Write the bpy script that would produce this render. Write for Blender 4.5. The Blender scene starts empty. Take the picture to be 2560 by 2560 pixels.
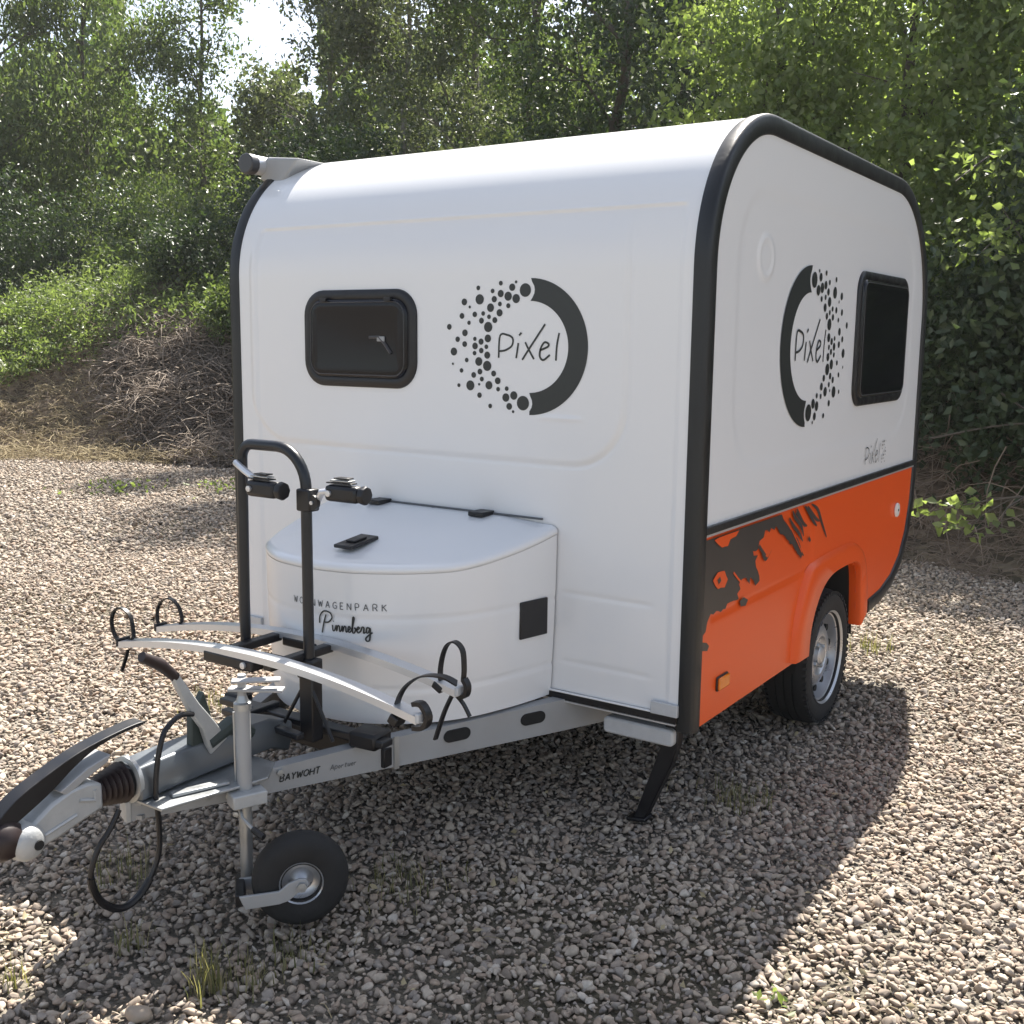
import bpy, math, random
import numpy as np
from mathutils import Vector, Matrix
random.seed(7)
rng = np.random.default_rng(11)
R = math.radians
S = bpy.context.scene
COL = S.collection

# ------------------------------------------------------------------ camera
cam = bpy.data.cameras.new('camera')
cam.lens = 38.62; cam.sensor_width = 36.0; cam.clip_start = 0.05; cam.clip_end = 2000
co = bpy.data.objects.new('camera', cam); COL.objects.link(co)
yaw, pitch, roll = 0.5896, 0.1562, 0.0113
f = Vector((-math.sin(yaw)*math.cos(pitch), math.cos(yaw)*math.cos(pitch), -math.sin(pitch)))
r = f.cross(Vector((0, 0, 1))).normalized(); u = r.cross(f)
r2 = r*math.cos(roll)+u*math.sin(roll); u2 = u*math.cos(roll)-r*math.sin(roll)
CAM = Vector((1.3707, -3.0746, 1.6))
co.matrix_world = Matrix(((r2.x, u2.x, -f.x, CAM.x), (r2.y, u2.y, -f.y, CAM.y), (r2.z, u2.z, -f.z, CAM.z), (0, 0, 0, 1)))
S.camera = co
# ------------------------------------------------------------------ light
SUN = Vector((-0.20, 0.71, 1.0)).normalized()
elev = math.asin(SUN.z); azi = math.atan2(SUN.x, SUN.y)
w = bpy.data.worlds.new('World'); S.world = w; w.use_nodes = True
nt = w.node_tree; bg = nt.nodes['Background']
sky = nt.nodes.new('ShaderNodeTexSky'); sky.sky_type = 'NISHITA'; sky.sun_disc = False
sky.sun_elevation = elev; sky.sun_rotation = azi % (2*math.pi); sky.dust_density = 1.4; sky.air_density = 1.0
hs = nt.nodes.new('ShaderNodeHueSaturation'); hs.inputs['Saturation'].default_value = .62
nt.links.new(sky.outputs[0], hs.inputs['Color']); nt.links.new(hs.outputs[0], bg.inputs[0]); bg.inputs[1].default_value = 0.08
sl = bpy.data.lights.new('sun', 'SUN'); sl.energy = 5.0; sl.angle = R(0.5); sl.color = (1, .94, .85)
so = bpy.data.objects.new('sun', sl); COL.objects.link(so)
so.rotation_euler = SUN.to_track_quat('Z', 'Y').to_euler(); so.location = (0, 0, 20)
S.view_settings.view_transform = 'Standard'; S.view_settings.look = 'None'
S.view_settings.exposure = 1.55; S.view_settings.gamma = 1.0; S.view_settings.use_curve_mapping = False

# ------------------------------------------------------------------ materials
def nodes(m):
    m.use_nodes = True
    return m.node_tree, m.node_tree.nodes['Principled BSDF']
def mat(name, col, rough=.5, metal=0, var=0.0, vscale=8, bump=0.0, bscale=40, coat=0, spec=None, rvar=0):
    m = bpy.data.materials.new(name); t, b = nodes(m)
    b.inputs['Base Color'].default_value = (*col, 1); b.inputs['Roughness'].default_value = rough
    b.inputs['Metallic'].default_value = metal
    if coat: b.inputs['Coat Weight'].default_value = coat; b.inputs['Coat Roughness'].default_value = .08
    if spec is not None: b.inputs['Specular IOR Level'].default_value = spec
    tc = t.nodes.new('ShaderNodeTexCoord')
    if var or rvar:
        n = t.nodes.new('ShaderNodeTexNoise'); n.inputs['Scale'].default_value = vscale; n.inputs['Detail'].default_value = 6
        t.links.new(tc.outputs['Object'], n.inputs['Vector'])
        if var:
            mx = t.nodes.new('ShaderNodeMix'); mx.data_type = 'RGBA'
            mx.inputs[6].default_value = (*[c*(1-var) for c in col], 1)
            mx.inputs[7].default_value = (*[min(1, c*(1+var)) for c in col], 1)
            t.links.new(n.outputs[0], mx.inputs[0]); t.links.new(mx.outputs[2], b.inputs['Base Color'])
        if rvar:
            mr = t.nodes.new('ShaderNodeMapRange'); mr.inputs[3].default_value = rough-rvar; mr.inputs[4].default_value = rough+rvar
            mr.inputs[1].default_value = .3; mr.inputs[2].default_value = .7
            t.links.new(n.outputs[0], mr.inputs[0]); t.links.new(mr.outputs[0], b.inputs['Roughness'])
    if bump:
        n2 = t.nodes.new('ShaderNodeTexNoise'); n2.inputs['Scale'].default_value = bscale; n2.inputs['Detail'].default_value = 4
        t.links.new(tc.outputs['Object'], n2.inputs['Vector'])
        bp = t.nodes.new('ShaderNodeBump'); bp.inputs['Strength'].default_value = 1; bp.inputs['Distance'].default_value = bump
        t.links.new(n2.outputs[0], bp.inputs['Height']); t.links.new(bp.outputs[0], b.inputs['Normal'])
    return m
M_WHITE = mat('white_gelcoat', (.79, .79, .795), .28, var=.02, vscale=.8, coat=.35)
M_ORANGE = mat('orange_paint', (.76, .092, .009), .32, var=.05, vscale=1.5, coat=.04, spec=.35)
M_TRIM = mat('black_rubber_trim', (.011, .012, .013), .42, var=.3, vscale=6, bump=.0006, bscale=60, rvar=.12)
M_PRINT = mat('dark_grey_print', (.022, .026, .026), .4, var=.1)
M_PRINTG = mat('grey_print', (.10, .105, .11), .5, var=.1)
M_SPLAT = mat('brown_grey_print', (.045, .038, .034), .4, var=.15, vscale=5)
M_GLASS = mat('dark_acrylic', (.005, .005, .008), .10, spec=.32, var=.2, rvar=.04, vscale=3)
M_BLACK = mat('black_plastic', (.007, .007, .009), .42, var=.3, vscale=20, rvar=.12)
M_POWDER = mat('black_powder_coat', (.010, .012, .016), .33, var=.3, vscale=14, bump=.0003, bscale=300)
M_ALU = mat('aluminium', (.66, .67, .69), .34, metal=.65, var=.03, vscale=5)
M_ZINC = mat('galvanised_steel', (.40, .415, .42), .42, metal=.75, var=.22, vscale=14, bump=.0006, bscale=90, rvar=.12)
M_ZINCD = mat('dull_galvanised_steel', (.36, .365, .37), .6, metal=.25, var=.15, vscale=9, bump=.0005, bscale=60, rvar=.1)
M_CAST = mat('grey_cast_paint', (.42, .43, .43), .45, metal=.2, var=.15, vscale=25, bump=.001, bscale=120)
M_HOUS = mat('blue_grey_steel', (.15, .165, .18), .38, metal=.6, var=.25, vscale=10, rvar=.08)
M_TYRE = mat('tyre_rubber', (.014, .014, .0145), .8, var=.4, vscale=14, bump=.0015, bscale=90)
M_RIM = mat('silver_rim', (.50, .51, .53), .32, metal=.7, var=.1, vscale=15, rvar=.1)
M_BURG = mat('burgundy_rubber', (.018, .009, .009), .5, var=.3, vscale=20)
M_DKGRN = mat('dark_green_metal', (.035, .048, .045), .5, metal=.2, var=.3, vscale=12)
M_AMBER = mat('amber_lens', (.75, .20, .01), .2, var=.15, vscale=40)
M_BLACKG = mat('grey_seal', (.05, .05, .052), .35, var=.1)
M_UNDER = mat('underbody', (.010, .010, .010), .8, var=.3)
M_LAMPW = mat('frosted_plastic', (.50, .51, .52), .3, var=.15, vscale=30, bump=.001, bscale=60)
M_REFL = mat('white_reflector', (.75, .72, .68), .25, var=.1, vscale=60)
M_BARK = mat('bark', (.085, .072, .058), .9, var=.5, vscale=7, bump=.012, bscale=14)
M_BARKG = mat('pale_bark', (.16, .15, .13), .85, var=.5, vscale=6, bump=.008, bscale=12)
M_TWIG = mat('dead_twig', (.24, .185, .14), .9, var=.45, vscale=3)
M_PALE = mat('pale_dead_wood', (.25, .205, .165), .9, var=.7, vscale=1.2)
M_STRAW = mat('dry_straw', (.33, .27, .16), .85, var=.4, vscale=3)

def ramp(t, src, stops):
    r = t.nodes.new('ShaderNodeValToRGB'); cr = r.color_ramp
    cr.elements[0].position = stops[0][0]; cr.elements[0].color = (*stops[0][1], 1)
    cr.elements[1].position = stops[-1][0]; cr.elements[1].color = (*stops[-1][1], 1)
    for p, c in stops[1:-1]:
        e = cr.elements.new(p); e.color = (*c, 1)
    t.links.new(src, r.inputs[0]); return r
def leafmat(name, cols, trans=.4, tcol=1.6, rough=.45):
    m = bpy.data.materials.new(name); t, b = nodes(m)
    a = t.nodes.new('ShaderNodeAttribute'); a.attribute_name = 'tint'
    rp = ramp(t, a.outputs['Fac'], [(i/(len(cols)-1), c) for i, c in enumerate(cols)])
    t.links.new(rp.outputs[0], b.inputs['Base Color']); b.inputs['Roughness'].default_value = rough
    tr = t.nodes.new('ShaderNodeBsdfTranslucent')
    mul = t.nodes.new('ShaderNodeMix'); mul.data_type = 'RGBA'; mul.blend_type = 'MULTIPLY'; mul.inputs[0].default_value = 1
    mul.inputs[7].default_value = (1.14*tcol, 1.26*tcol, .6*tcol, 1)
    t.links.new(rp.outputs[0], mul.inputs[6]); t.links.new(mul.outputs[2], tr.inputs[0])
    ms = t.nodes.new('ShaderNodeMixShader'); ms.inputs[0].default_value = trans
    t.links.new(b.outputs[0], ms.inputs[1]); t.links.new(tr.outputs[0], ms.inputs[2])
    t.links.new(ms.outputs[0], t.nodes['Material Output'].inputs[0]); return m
L_GREY = leafmat('grey_green_leaves', [(.05, .065, .04), (.09, .11, .065), (.14, .155, .10), (.07, .08, .045)], .38, 1.2)
L_OLIVE = leafmat('olive_leaves', [(.05, .078, .03), (.088, .125, .048), (.125, .15, .065), (.068, .09, .04)], .42, 1.4)
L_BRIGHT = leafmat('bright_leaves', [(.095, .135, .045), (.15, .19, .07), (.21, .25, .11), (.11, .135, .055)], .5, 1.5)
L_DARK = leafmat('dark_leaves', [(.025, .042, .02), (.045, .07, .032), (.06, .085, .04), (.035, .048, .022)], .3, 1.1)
L_HERB = leafmat('herb_leaves', [(.08, .115, .04), (.12, .155, .06), (.17, .20, .10), (.10, .12, .045)], .42, 1.4)
L_GRASS = leafmat('grass_blades', [(.09, .10, .045), (.17, .16, .08), (.34, .29, .18), (.13, .13, .06)], .35, 1.2)

# gravel ground
def groundmat(name, stops, scale, bump, patch=None):
    m = bpy.data.materials.new(name); t, b = nodes(m)
    tc = t.nodes.new('ShaderNodeTexCoord')
    v = t.nodes.new('ShaderNodeTexVoronoi'); v.inputs['Scale'].default_value = scale
    t.links.new(tc.outputs['Object'], v.inputs['Vector'])
    sep = t.nodes.new('ShaderNodeSeparateColor'); t.links.new(v.outputs['Color'], sep.inputs[0])
    rp = ramp(t, sep.outputs[0], stops)
    n = t.nodes.new('ShaderNodeTexNoise'); n.inputs['Scale'].default_value = .5; n.inputs['Detail'].default_value = 8
    t.links.new(tc.outputs['Object'], n.inputs['Vector'])
    mx = t.nodes.new('ShaderNodeMix'); mx.data_type = 'RGBA'
    rp2 = ramp(t, n.outputs[0], [(.45, (0, 0, 0)), (.62, (1, 1, 1))])
    t.links.new(rp2.outputs[0], mx.inputs[0]); t.links.new(rp.outputs[0], mx.inputs[6])
    mx.inputs[7].default_value = (*(patch or (.10, .09, .06)), 1)
    t.links.new(mx.outputs[2], b.inputs['Base Color']); b.inputs['Roughness'].default_value = .95
    bp = t.nodes.new('ShaderNodeBump'); bp.inputs['Distance'].default_value = bump; bp.inputs['Strength'].default_value = 1; bp.invert = True
    t.links.new(v.outputs['Distance'], bp.inputs['Height']); t.links.new(bp.outputs[0], b.inputs['Normal'])
    return m
M_GRAVEL = groundmat('gravel_bed', [(0, (.10, .09, .078)), (.4, (.19, .17, .14)), (.7, (.27, .24, .20)), (1, (.14, .125, .11))], 70, .008, (.11, .095, .065))
M_BANK = groundmat('bank_soil', [(0, (.07, .05, .034)), (.5, (.16, .115, .078)), (1, (.26, .20, .14))], 14, .03, (.06, .06, .025))
def stonemat():
    m = bpy.data.materials.new('gravel_stone'); t, b = nodes(m)
    oi = t.nodes.new('ShaderNodeObjectInfo')
    rp = ramp(t, oi.outputs['Random'], [(0, (.22, .185, .155)), (.12, (.33, .28, .235)), (.28, (.39, .33, .27)), (.43, (.35, .28, .225)),
              (.58, (.42, .365, .305)), (.73, (.29, .26, .235)), (.86, (.45, .40, .345)), (.96, (.52, .48, .43)), (1, (.24, .225, .21))])
    rp.color_ramp.interpolation = 'CONSTANT'
    tc = t.nodes.new('ShaderNodeTexCoord'); n = t.nodes.new('ShaderNodeTexNoise'); n.inputs['Scale'].default_value = 2.5; n.inputs['Detail'].default_value = 5
    t.links.new(tc.outputs['Object'], n.inputs['Vector'])
    mx = t.nodes.new('ShaderNodeMix'); mx.data_type = 'RGBA'; mx.blend_type = 'MULTIPLY'; mx.inputs[0].default_value = .8
    r3 = ramp(t, n.outputs[0], [(.3, (.66, .62, .57)), (.7, (1.14, 1.08, 1.0))])
    t.links.new(rp.outputs[0], mx.inputs[6]); t.links.new(r3.outputs[0], mx.inputs[7])
    t.links.new(mx.outputs[2], b.inputs['Base Color']); b.inputs['Roughness'].default_value = .82
    return m
M_STONE = stonemat()

# ------------------------------------------------------------------ mesh helpers
ORIGIN = {}
class MB:
    def __init__(s): s.v = []; s.f = []
    def add(s, v, f):
        o = len(s.v); s.v += [tuple(map(float, p)) for p in v]; s.f += [tuple(i+o for i in q) for q in f]; return s
    def box(s, c, d, rot=None):
        x, y, z = d[0]/2, d[1]/2, d[2]/2
        vs = [Vector((a*x, b*y, e*z)) for a in (-1, 1) for b in (-1, 1) for e in (-1, 1)]
        if rot is not None: vs = [rot @ p for p in vs]
        vs = [p+Vector(c) for p in vs]
        return s.add(vs, [(0, 1, 3, 2), (4, 6, 7, 5), (0, 4, 5, 1), (2, 3, 7, 6), (0, 2, 6, 4), (1, 5, 7, 3)])
    def tube(s, pts, rad, n=10, cap=True, flat=None):
        pts = [Vector(p) for p in pts]; k = len(pts)
        if not hasattr(rad, '__len__'): rad = [rad]*k
        up = None; vs = []
        for i, p in enumerate(pts):
            d = (pts[min(i+1, k-1)]-pts[max(i-1, 0)]).normalized()
            if up is None:
                a = Vector((0, 0, 1)) if abs(d.z) < .9 else Vector((1, 0, 0)); up = d.cross(a).normalized()
            up = (up-d*up.dot(d)).normalized(); w_ = d.cross(up)
            for j in range(n):
                t = 2*math.pi*j/n
                vs.append(p+(up*math.cos(t)+w_*math.sin(t))*rad[i])
        fs = [(i*n+j, i*n+(j+1) % n, (i+1)*n+(j+1) % n, (i+1)*n+j) for i in range(k-1) for j in range(n)]
        if cap: fs += [tuple(range(n-1, -1, -1)), tuple(range((k-1)*n, k*n))]
        return s.add(vs, fs)
    def sweep(s, pts, sec, side, closed=False, cap=True):
        # section (a along 'side' vector, b along side x dir)
        pts = [Vector(p) for p in pts]; k = len(pts); n = len(sec); vs = []
        for i, p in enumerate(pts):
            if closed: d = (pts[(i+1) % k]-pts[i-1]).normalized()
            else: d = (pts[min(i+1, k-1)]-pts[max(i-1, 0)]).normalized()
            sd = side(i) if callable(side) else Vector(side)
            sd = (sd-d*sd.dot(d)).normalized(); up = sd.cross(d).normalized()
            vs += [p+sd*a+up*b for a, b in sec]
        m = k if closed else k-1
        fs = [(i*n+j, i*n+(j+1) % n, ((i+1) % k)*n+(j+1) % n, ((i+1) % k)*n+j) for i in range(m) for j in range(n)]
        if cap and not closed: fs += [tuple(range(n-1, -1, -1)), tuple(range((k-1)*n, k*n))]
        return s.add(vs, fs)
    def lathe(s, prof, o, ax, n=32, close=False):
        # prof: (r, h) ; ax axis vector
        ax = Vector(ax).normalized(); a = Vector((0, 0, 1)) if abs(ax.z) < .9 else Vector((1, 0, 0))
        e1 = ax.cross(a).normalized(); e2 = ax.cross(e1); o = Vector(o); vs = []
        for r_, h in prof:
            for j in range(n):
                t = 2*math.pi*j/n; vs.append(o+ax*h+(e1*math.cos(t)+e2*math.sin(t))*r_)
        k = len(prof)
        fs = [(i*n+j, i*n+(j+1) % n, (i+1)*n+(j+1) % n, (i+1)*n+j) for i in range(k-1) for j in range(n)]
        if close: fs += [((k-1)*n+j, (k-1)*n+(j+1) % n, (j+1) % n, j) for j in range(n)]
        else:
            if prof[0][0] < .0335 and k < 7 or prof[0][0] < .002: fs.append(tuple(range(n-1, -1, -1)))
            if prof[-1][0] < .0335 and k < 7 or prof[-1][0] < .002: fs.append(tuple(range((k-1)*n, k*n)))
        return s.add(vs, fs)
    def ext(s, poly, fn, w0, w1):
        n = len(poly)
        vs = [fn(a, b, w0) for a, b in poly]+[fn(a, b, w1) for a, b in poly]
        return s.add(vs, [tuple(range(n-1, -1, -1)), tuple(range(n, 2*n))]+[(i, (i+1) % n, n+(i+1) % n, n+i) for i in range(n)])
    def sheet(s, poly, fn, w0=0): return s.add([fn(a, b, w0) for a, b in poly], [tuple(range(len(poly)))])
    def ribbon(s, pts, fn, wd, w0=0, n=1):
        # flat stroke of width wd in the (a,b) plane
        P = np.array(pts, float)
        d = np.gradient(P, axis=0); d /= np.linalg.norm(d, axis=1)[:, None]+1e-9
        nn = np.stack([-d[:, 1], d[:, 0]], 1)*wd/2
        L = [fn(*p, w0) for p in P+nn]; Q = [fn(*p, w0) for p in P-nn]; k = len(P)
        return s.add(L+Q, [(i, k+i, k+i+1, i+1) for i in range(k-1)])
    def obj(s, name, m, parent=None, bevel=0, smooth=35, fix=True, **kw):
        me = bpy.data.meshes.new(name); me.from_pydata(s.v, [], s.f); me.validate()
        if fix:
            import bmesh
            b = bmesh.new(); b.from_mesh(me); bmesh.ops.recalc_face_normals(b, faces=b.faces); b.to_mesh(me); b.free()
        me.materials.append(m)
        if smooth:
            me.shade_smooth(); me.set_sharp_from_angle(angle=R(smooth))
        o = bpy.data.objects.new(name, me); COL.objects.link(o)
        if parent is not None:
            o.parent = parent
            if parent.name in ORIGIN: o.matrix_parent_inverse = Matrix.Translation(-ORIGIN[parent.name])
        if bevel:
            bm = o.modifiers.new('bevel', 'BEVEL'); bm.width = bevel; bm.segments = 2; bm.limit_method = 'ANGLE'; bm.angle_limit = R(40)
        for k, v in kw.items(): o[k] = v
        return o
def cat(pts, n=6, closed=False):
    P = [np.array(p, float) for p in pts]; out = []
    k = len(P); rg = k if closed else k-1
    for i in range(rg):
        p0 = P[i-1] if (closed or i > 0) else P[0]; p1 = P[i]; p2 = P[(i+1) % k]
        p3 = P[(i+2) % k] if (closed or i+2 < k) else P[-1]
        for j in range(n):
            t = j/n
            out.append(.5*((2*p1)+(-p0+p2)*t+(2*p0-5*p1+4*p2-p3)*t*t+(-p0+3*p1-3*p2+p3)*t**3))
    if not closed: out.append(P[-1])
    return [tuple(p) for p in out]
def rrect(a0, b0, a1, b1, rr, n=6):
    out = []
    for cx, cy, s0 in ((a1-rr, b1-rr, 0), (a0+rr, b1-rr, 90), (a0+rr, b0+rr, 180), (a1-rr, b0+rr, 270)):
        for j in range(n+1):
            t = R(s0+90*j/n); out.append((cx+rr*math.cos(t), cy+rr*math.sin(t)))
    return out
def thing(name, loc, label, category, group=None):
    o = bpy.data.objects.new(name, None); COL.objects.link(o); o.location = loc; o.empty_display_size = .2
    o['label'] = label; o['category'] = category
    if group: o['group'] = group
    ORIGIN[o.name] = Vector(loc); return o
def tag(o, label, category, group=None):
    o['label'] = label; o['category'] = category
    if group: o['group'] = group
    return o
def fastmesh(name, V, F, m, tint=None, smooth=False):
    """V (n,3) float, F (k,q) int arrays with q equal for all faces"""
    me = bpy.data.meshes.new(name)
    V = np.ascontiguousarray(V, np.float32); F = np.ascontiguousarray(F, np.int32); q = F.shape[1]
    me.vertices.add(len(V)); me.vertices.foreach_set('co', V.ravel())
    me.loops.add(F.size); me.loops.foreach_set('vertex_index', F.ravel())
    me.polygons.add(len(F)); me.polygons.foreach_set('loop_start', np.arange(0, F.size, q, dtype=np.int32))
    me.update(calc_edges=True)
    if tint is not None:
        a = me.attributes.new('tint', 'FLOAT', 'FACE'); a.data.foreach_set('value', np.ascontiguousarray(tint, np.float32))
    me.materials.append(m)
    if smooth: me.shade_smooth()
    return me
def link(name, me, parent=None, loc=None):
    o = bpy.data.objects.new(name, me); COL.objects.link(o)
    if parent is not None:
        o.parent = parent
        if parent.name in ORIGIN: o.matrix_parent_inverse = Matrix.Translation(-ORIGIN[parent.name])
    if loc is not None: o.location = loc
    return o

# ------------------------------------------------------------------ terrain
XB = [-60, -20, -14, -11.7, -9.5, -7, -3, 0, 3, 8, 40]
YB = [-30, -2, 3.2, 5.2, 6.7, 6.7, 5.5, 5.05, 5.3, 5.6, 9]
HX = [-60, -17, -14, -12, -10, -8, -5, 0, 3, 40]; HH = [2.0, 1.5, 1.9, 2.6, 3.5, 3.9, 3.4, 2.5, 2.6, 3]
def gz(x, y):  # gravel undulation
    return .012*np.sin(1.3*x+.7*y)+.01*np.sin(-.9*x+2.1*y+1)+.006*np.sin(4.1*x+3.3*y)
def bank(x, d):
    H = np.interp(x, HX, HH); t = np.clip(d/4.0, 0, 1)
    z = H*(t**1.25) + .05*np.maximum(d-3.6, 0)
    nz = .10*np.sin(2.3*x+1.7*d)+.07*np.sin(-3.1*x+4.1*d+2)+.05*np.sin(6.3*x-5.2*d)+.03*np.sin(11*x+9*d)
    return z + nz*np.clip(d*1.2, 0, 1)
def terr(x, y):
    d = np.asarray(y)-np.interp(x, XB, YB)
    return np.where(d > 0, bank(x, d), gz(x, y))
def axis(a, b, st, far):
    c = list(np.arange(a, b+st/2, st)); s_ = st; lo, hi = c[0], c[-1]; L = []; H_ = []
    while hi < far: s_ *= 1.35; hi += s_; lo -= s_; H_.append(hi); L.append(lo)
    return np.array(L[::-1]+c+H_)
def grid(xs, ys, fz):
    X, Y = np.meshgrid(xs, ys, indexing='ij'); Z = fz(X, Y); V = np.stack([X, Y, Z], -1).reshape(-1, 3)
    n, m = len(xs), len(ys); i = np.arange(n-1)[:, None]*m+np.arange(m-1)[None]; i = i.ravel()
    return V, np.stack([i, i+m, i+m+1, i+1], 1)
V, F = grid(axis(-12, 4, .12, 600), axis(-4, 6, .12, 600), lambda x, y: gz(x, y)-.012)
g = link('ground', fastmesh('ground', V, F, M_GRAVEL, smooth=True)); g['kind'] = 'structure'
xs = axis(-22, 12, .16, 60); ds = np.concatenate([np.arange(-.25, 8, .14), np.geomspace(8.2, 60, 14)])
X, D = np.meshgrid(xs, ds, indexing='ij'); Yb = np.interp(X, XB, YB)
Z = np.where(D > 0, bank(X, np.maximum(D, 0)), D*.6-.02)
V = np.stack([X, Yb+D, Z], -1).reshape(-1, 3); m_ = len(ds); i = (np.arange(len(xs)-1)[:, None]*m_+np.arange(m_-1)[None]).ravel()
g = link('embankment', fastmesh('embankment', V, np.stack([i, i+m_, i+m_+1, i+1], 1), M_BANK, smooth=True)); g['kind'] = 'structure'

# ------------------------------------------------------------------ gravel stones (instanced on points)
pc = bpy.data.collections.new('stone_shapes')
def ico():
    import bmesh
    b = bmesh.new(); bmesh.ops.create_icosphere(b, subdivisions=2, radius=.5)
    V = np.array([v.co[:] for v in b.verts]); F = np.array([[v.index for v in f_.verts] for f_ in b.faces]); b.free(); return V, F
IV, IF = ico()
def stone(seed, flat=.56):
    q = np.random.default_rng(seed); V = IV.copy()
    for _ in range(12):  # chop with random planes -> angular faces
        n = q.normal(size=3); n /= np.linalg.norm(n); d = q.uniform(.17, .38)
        e = V@n-d; V = V-np.outer(np.maximum(e, 0)*.95, n)
    return V*np.array([q.uniform(1.15, 1.5), q.uniform(.75, 1.05), flat*q.uniform(.85, 1.2)])
for k in range(10):
    o = bpy.data.objects.new('stone_shape', fastmesh('stone_shape', stone(100+k), IF, M_STONE)); pc.objects.link(o)
def scatter(name, P, rot, scl, coll, label=None):
    me = bpy.data.meshes.new(name); me.vertices.add(len(P)); me.vertices.foreach_set('co', np.ascontiguousarray(P, np.float32).ravel())
    a = me.attributes.new('rot', 'FLOAT_VECTOR', 'POINT'); a.data.foreach_set('vector', np.ascontiguousarray(rot, np.float32).ravel())
    a = me.attributes.new('scl', 'FLOAT', 'POINT'); a.data.foreach_set('value', np.ascontiguousarray(scl, np.float32))
    o = bpy.data.objects.new(name, me); COL.objects.link(o)
    ng = bpy.data.node_groups.new(name+'_nodes', 'GeometryNodeTree')
    ng.interface.new_socket('Geometry', in_out='INPUT', socket_type='NodeSocketGeometry')
    ng.interface.new_socket('Geometry', in_out='OUTPUT', socket_type='NodeSocketGeometry')
    N = ng.nodes; gi = N.new('NodeGroupInput'); go = N.new('NodeGroupOutput'); ins = N.new('GeometryNodeInstanceOnPoints')
    ci = N.new('GeometryNodeCollectionInfo'); ci.inputs[0].default_value = coll; ci.inputs['Separate Children'].default_value = True
    ci.inputs['Reset Children'].default_value = True
    ar = N.new('GeometryNodeInputNamedAttribute'); ar.data_type = 'FLOAT_VECTOR'; ar.inputs[0].default_value = 'rot'
    asn = N.new('GeometryNodeInputNamedAttribute'); asn.data_type = 'FLOAT'; asn.inputs[0].default_value = 'scl'
    L = ng.links
    L.new(gi.outputs[0], ins.inputs['Points']); L.new(ci.outputs[0], ins.inputs['Instance']); ins.inputs['Pick Instance'].default_value = True
    L.new(ar.outputs[0], ins.inputs['Rotation']); L.new(asn.outputs[0], ins.inputs['Scale']); L.new(ins.outputs[0], go.inputs[0])
    md = o.modifiers.new('scatter', 'NODES'); md.node_group = ng
    o['kind'] = 'stuff'
    if label: o['label'] = label
    return o
cx, cy = CAM.x, CAM.y
def zone(x0, x1, y0, y1, sp, keep, smin, smax, layers=1):
    out = []
    for l in range(layers):
        gx, gy = np.meshgrid(np.arange(x0, x1, sp), np.arange(y0, y1, sp)); P = np.stack([gx.ravel(), gy.ravel()], 1)
        P += rng.uniform(-.55*sp, .55*sp, P.shape); P = P[keep(P[:, 0], P[:, 1])]
        s_ = smin+(smax-smin)*rng.random(len(P))**1.8
        out.append(np.column_stack([P, gz(P[:, 0], P[:, 1])+s_*rng.uniform(-.12, .28, len(P))+.35*l*s_, s_]))
    return np.concatenate(out)
def vis(x, y):  # generous wedge in front of the viewpoint
    b = np.arctan2(-(x-cx), y-cy); return (b > -.62) & (b < 1.62)
def dist(x, y): return np.hypot(x-cx, y-cy)
inb = lambda x, y: y < np.interp(x, XB, YB)+.25
Z1 = zone(-4.5, 4.6, -3.2, 3.2, .0185, lambda x, y: vis(x, y) & (dist(x, y) < 4.6) & (dist(x, y) > .6), .011, .037, 1)
Z1b = zone(-4.5, 4.6, -3.2, 3.2, .07, lambda x, y: vis(x, y) & (dist(x, y) < 4.6) & (dist(x, y) > .6), .022, .042, 1)
Z2 = zone(-9, 7, -3.5, 7, .024, lambda x, y: vis(x, y) & (dist(x, y) >= 4.6) & (dist(x, y) < 8.5) & inb(x, y), .014, .043)
Z3 = zone(-18, 9, -4, 9, .036, lambda x, y: vis(x, y) & (dist(x, y) >= 8.5) & (dist(x, y) < 19) & inb(x, y), .020, .055)
P = np.concatenate([Z1, Z1b, Z2, Z3]); rot = np.column_stack([rng.normal(0, .45, len(P)), rng.normal(0, .45, len(P)), rng.uniform(0, 6.28, len(P))])
scatter('gravel', P[:, :3], rot, P[:, 3]*1.1, pc, 'loose beige and grey gravel stones covering the yard')
print('stones', len(P))
def rock(x, y, s_, seed, label):
    V = stone(seed, .7)*s_; me = fastmesh('rock', V, IF, M_STONE); o = link('rock', me, loc=(x, y, float(gz(x, y))+s_*.16))
    o.rotation_euler = (0, 0, seed); tag(o, label, 'rock', 'larger loose stones in the gravel')

# ================================================================== CARAVAN
W = 2.04
van = thing('caravan', (-W/2, 1.3, 0), 'small white caravan with orange lower side panels and black edge trim', 'caravan')
def outer(off=0.0, n=14, tail=True):
    """side profile (Y, z), inset by off"""
    P = [(off, .375+off*.3)]
    c, rr = (.5, 1.82), .5-off
    for i in range(n+1):
        t = R(180-90*i/n); P.append((c[0]+rr*math.cos(t), c[1]+rr*math.sin(t)))
    c, rr = (2.0, 1.71), .6-off
    for i in range(n+1):
        t = R(90-90*i/n); P.append((c[0]+rr*math.cos(t), c[1]+rr*math.sin(t)))
    tl = [(2.6, 1.3), (2.6, .98), (2.585, .82), (2.53, .66), (2.43, .53), (2.28, .445), (2.1, .40), (1.9, .385)]
    if tail: P += [(a-off, b+off*(.2 if b < .6 else 0)) for a, b in tl]
    return P
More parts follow.
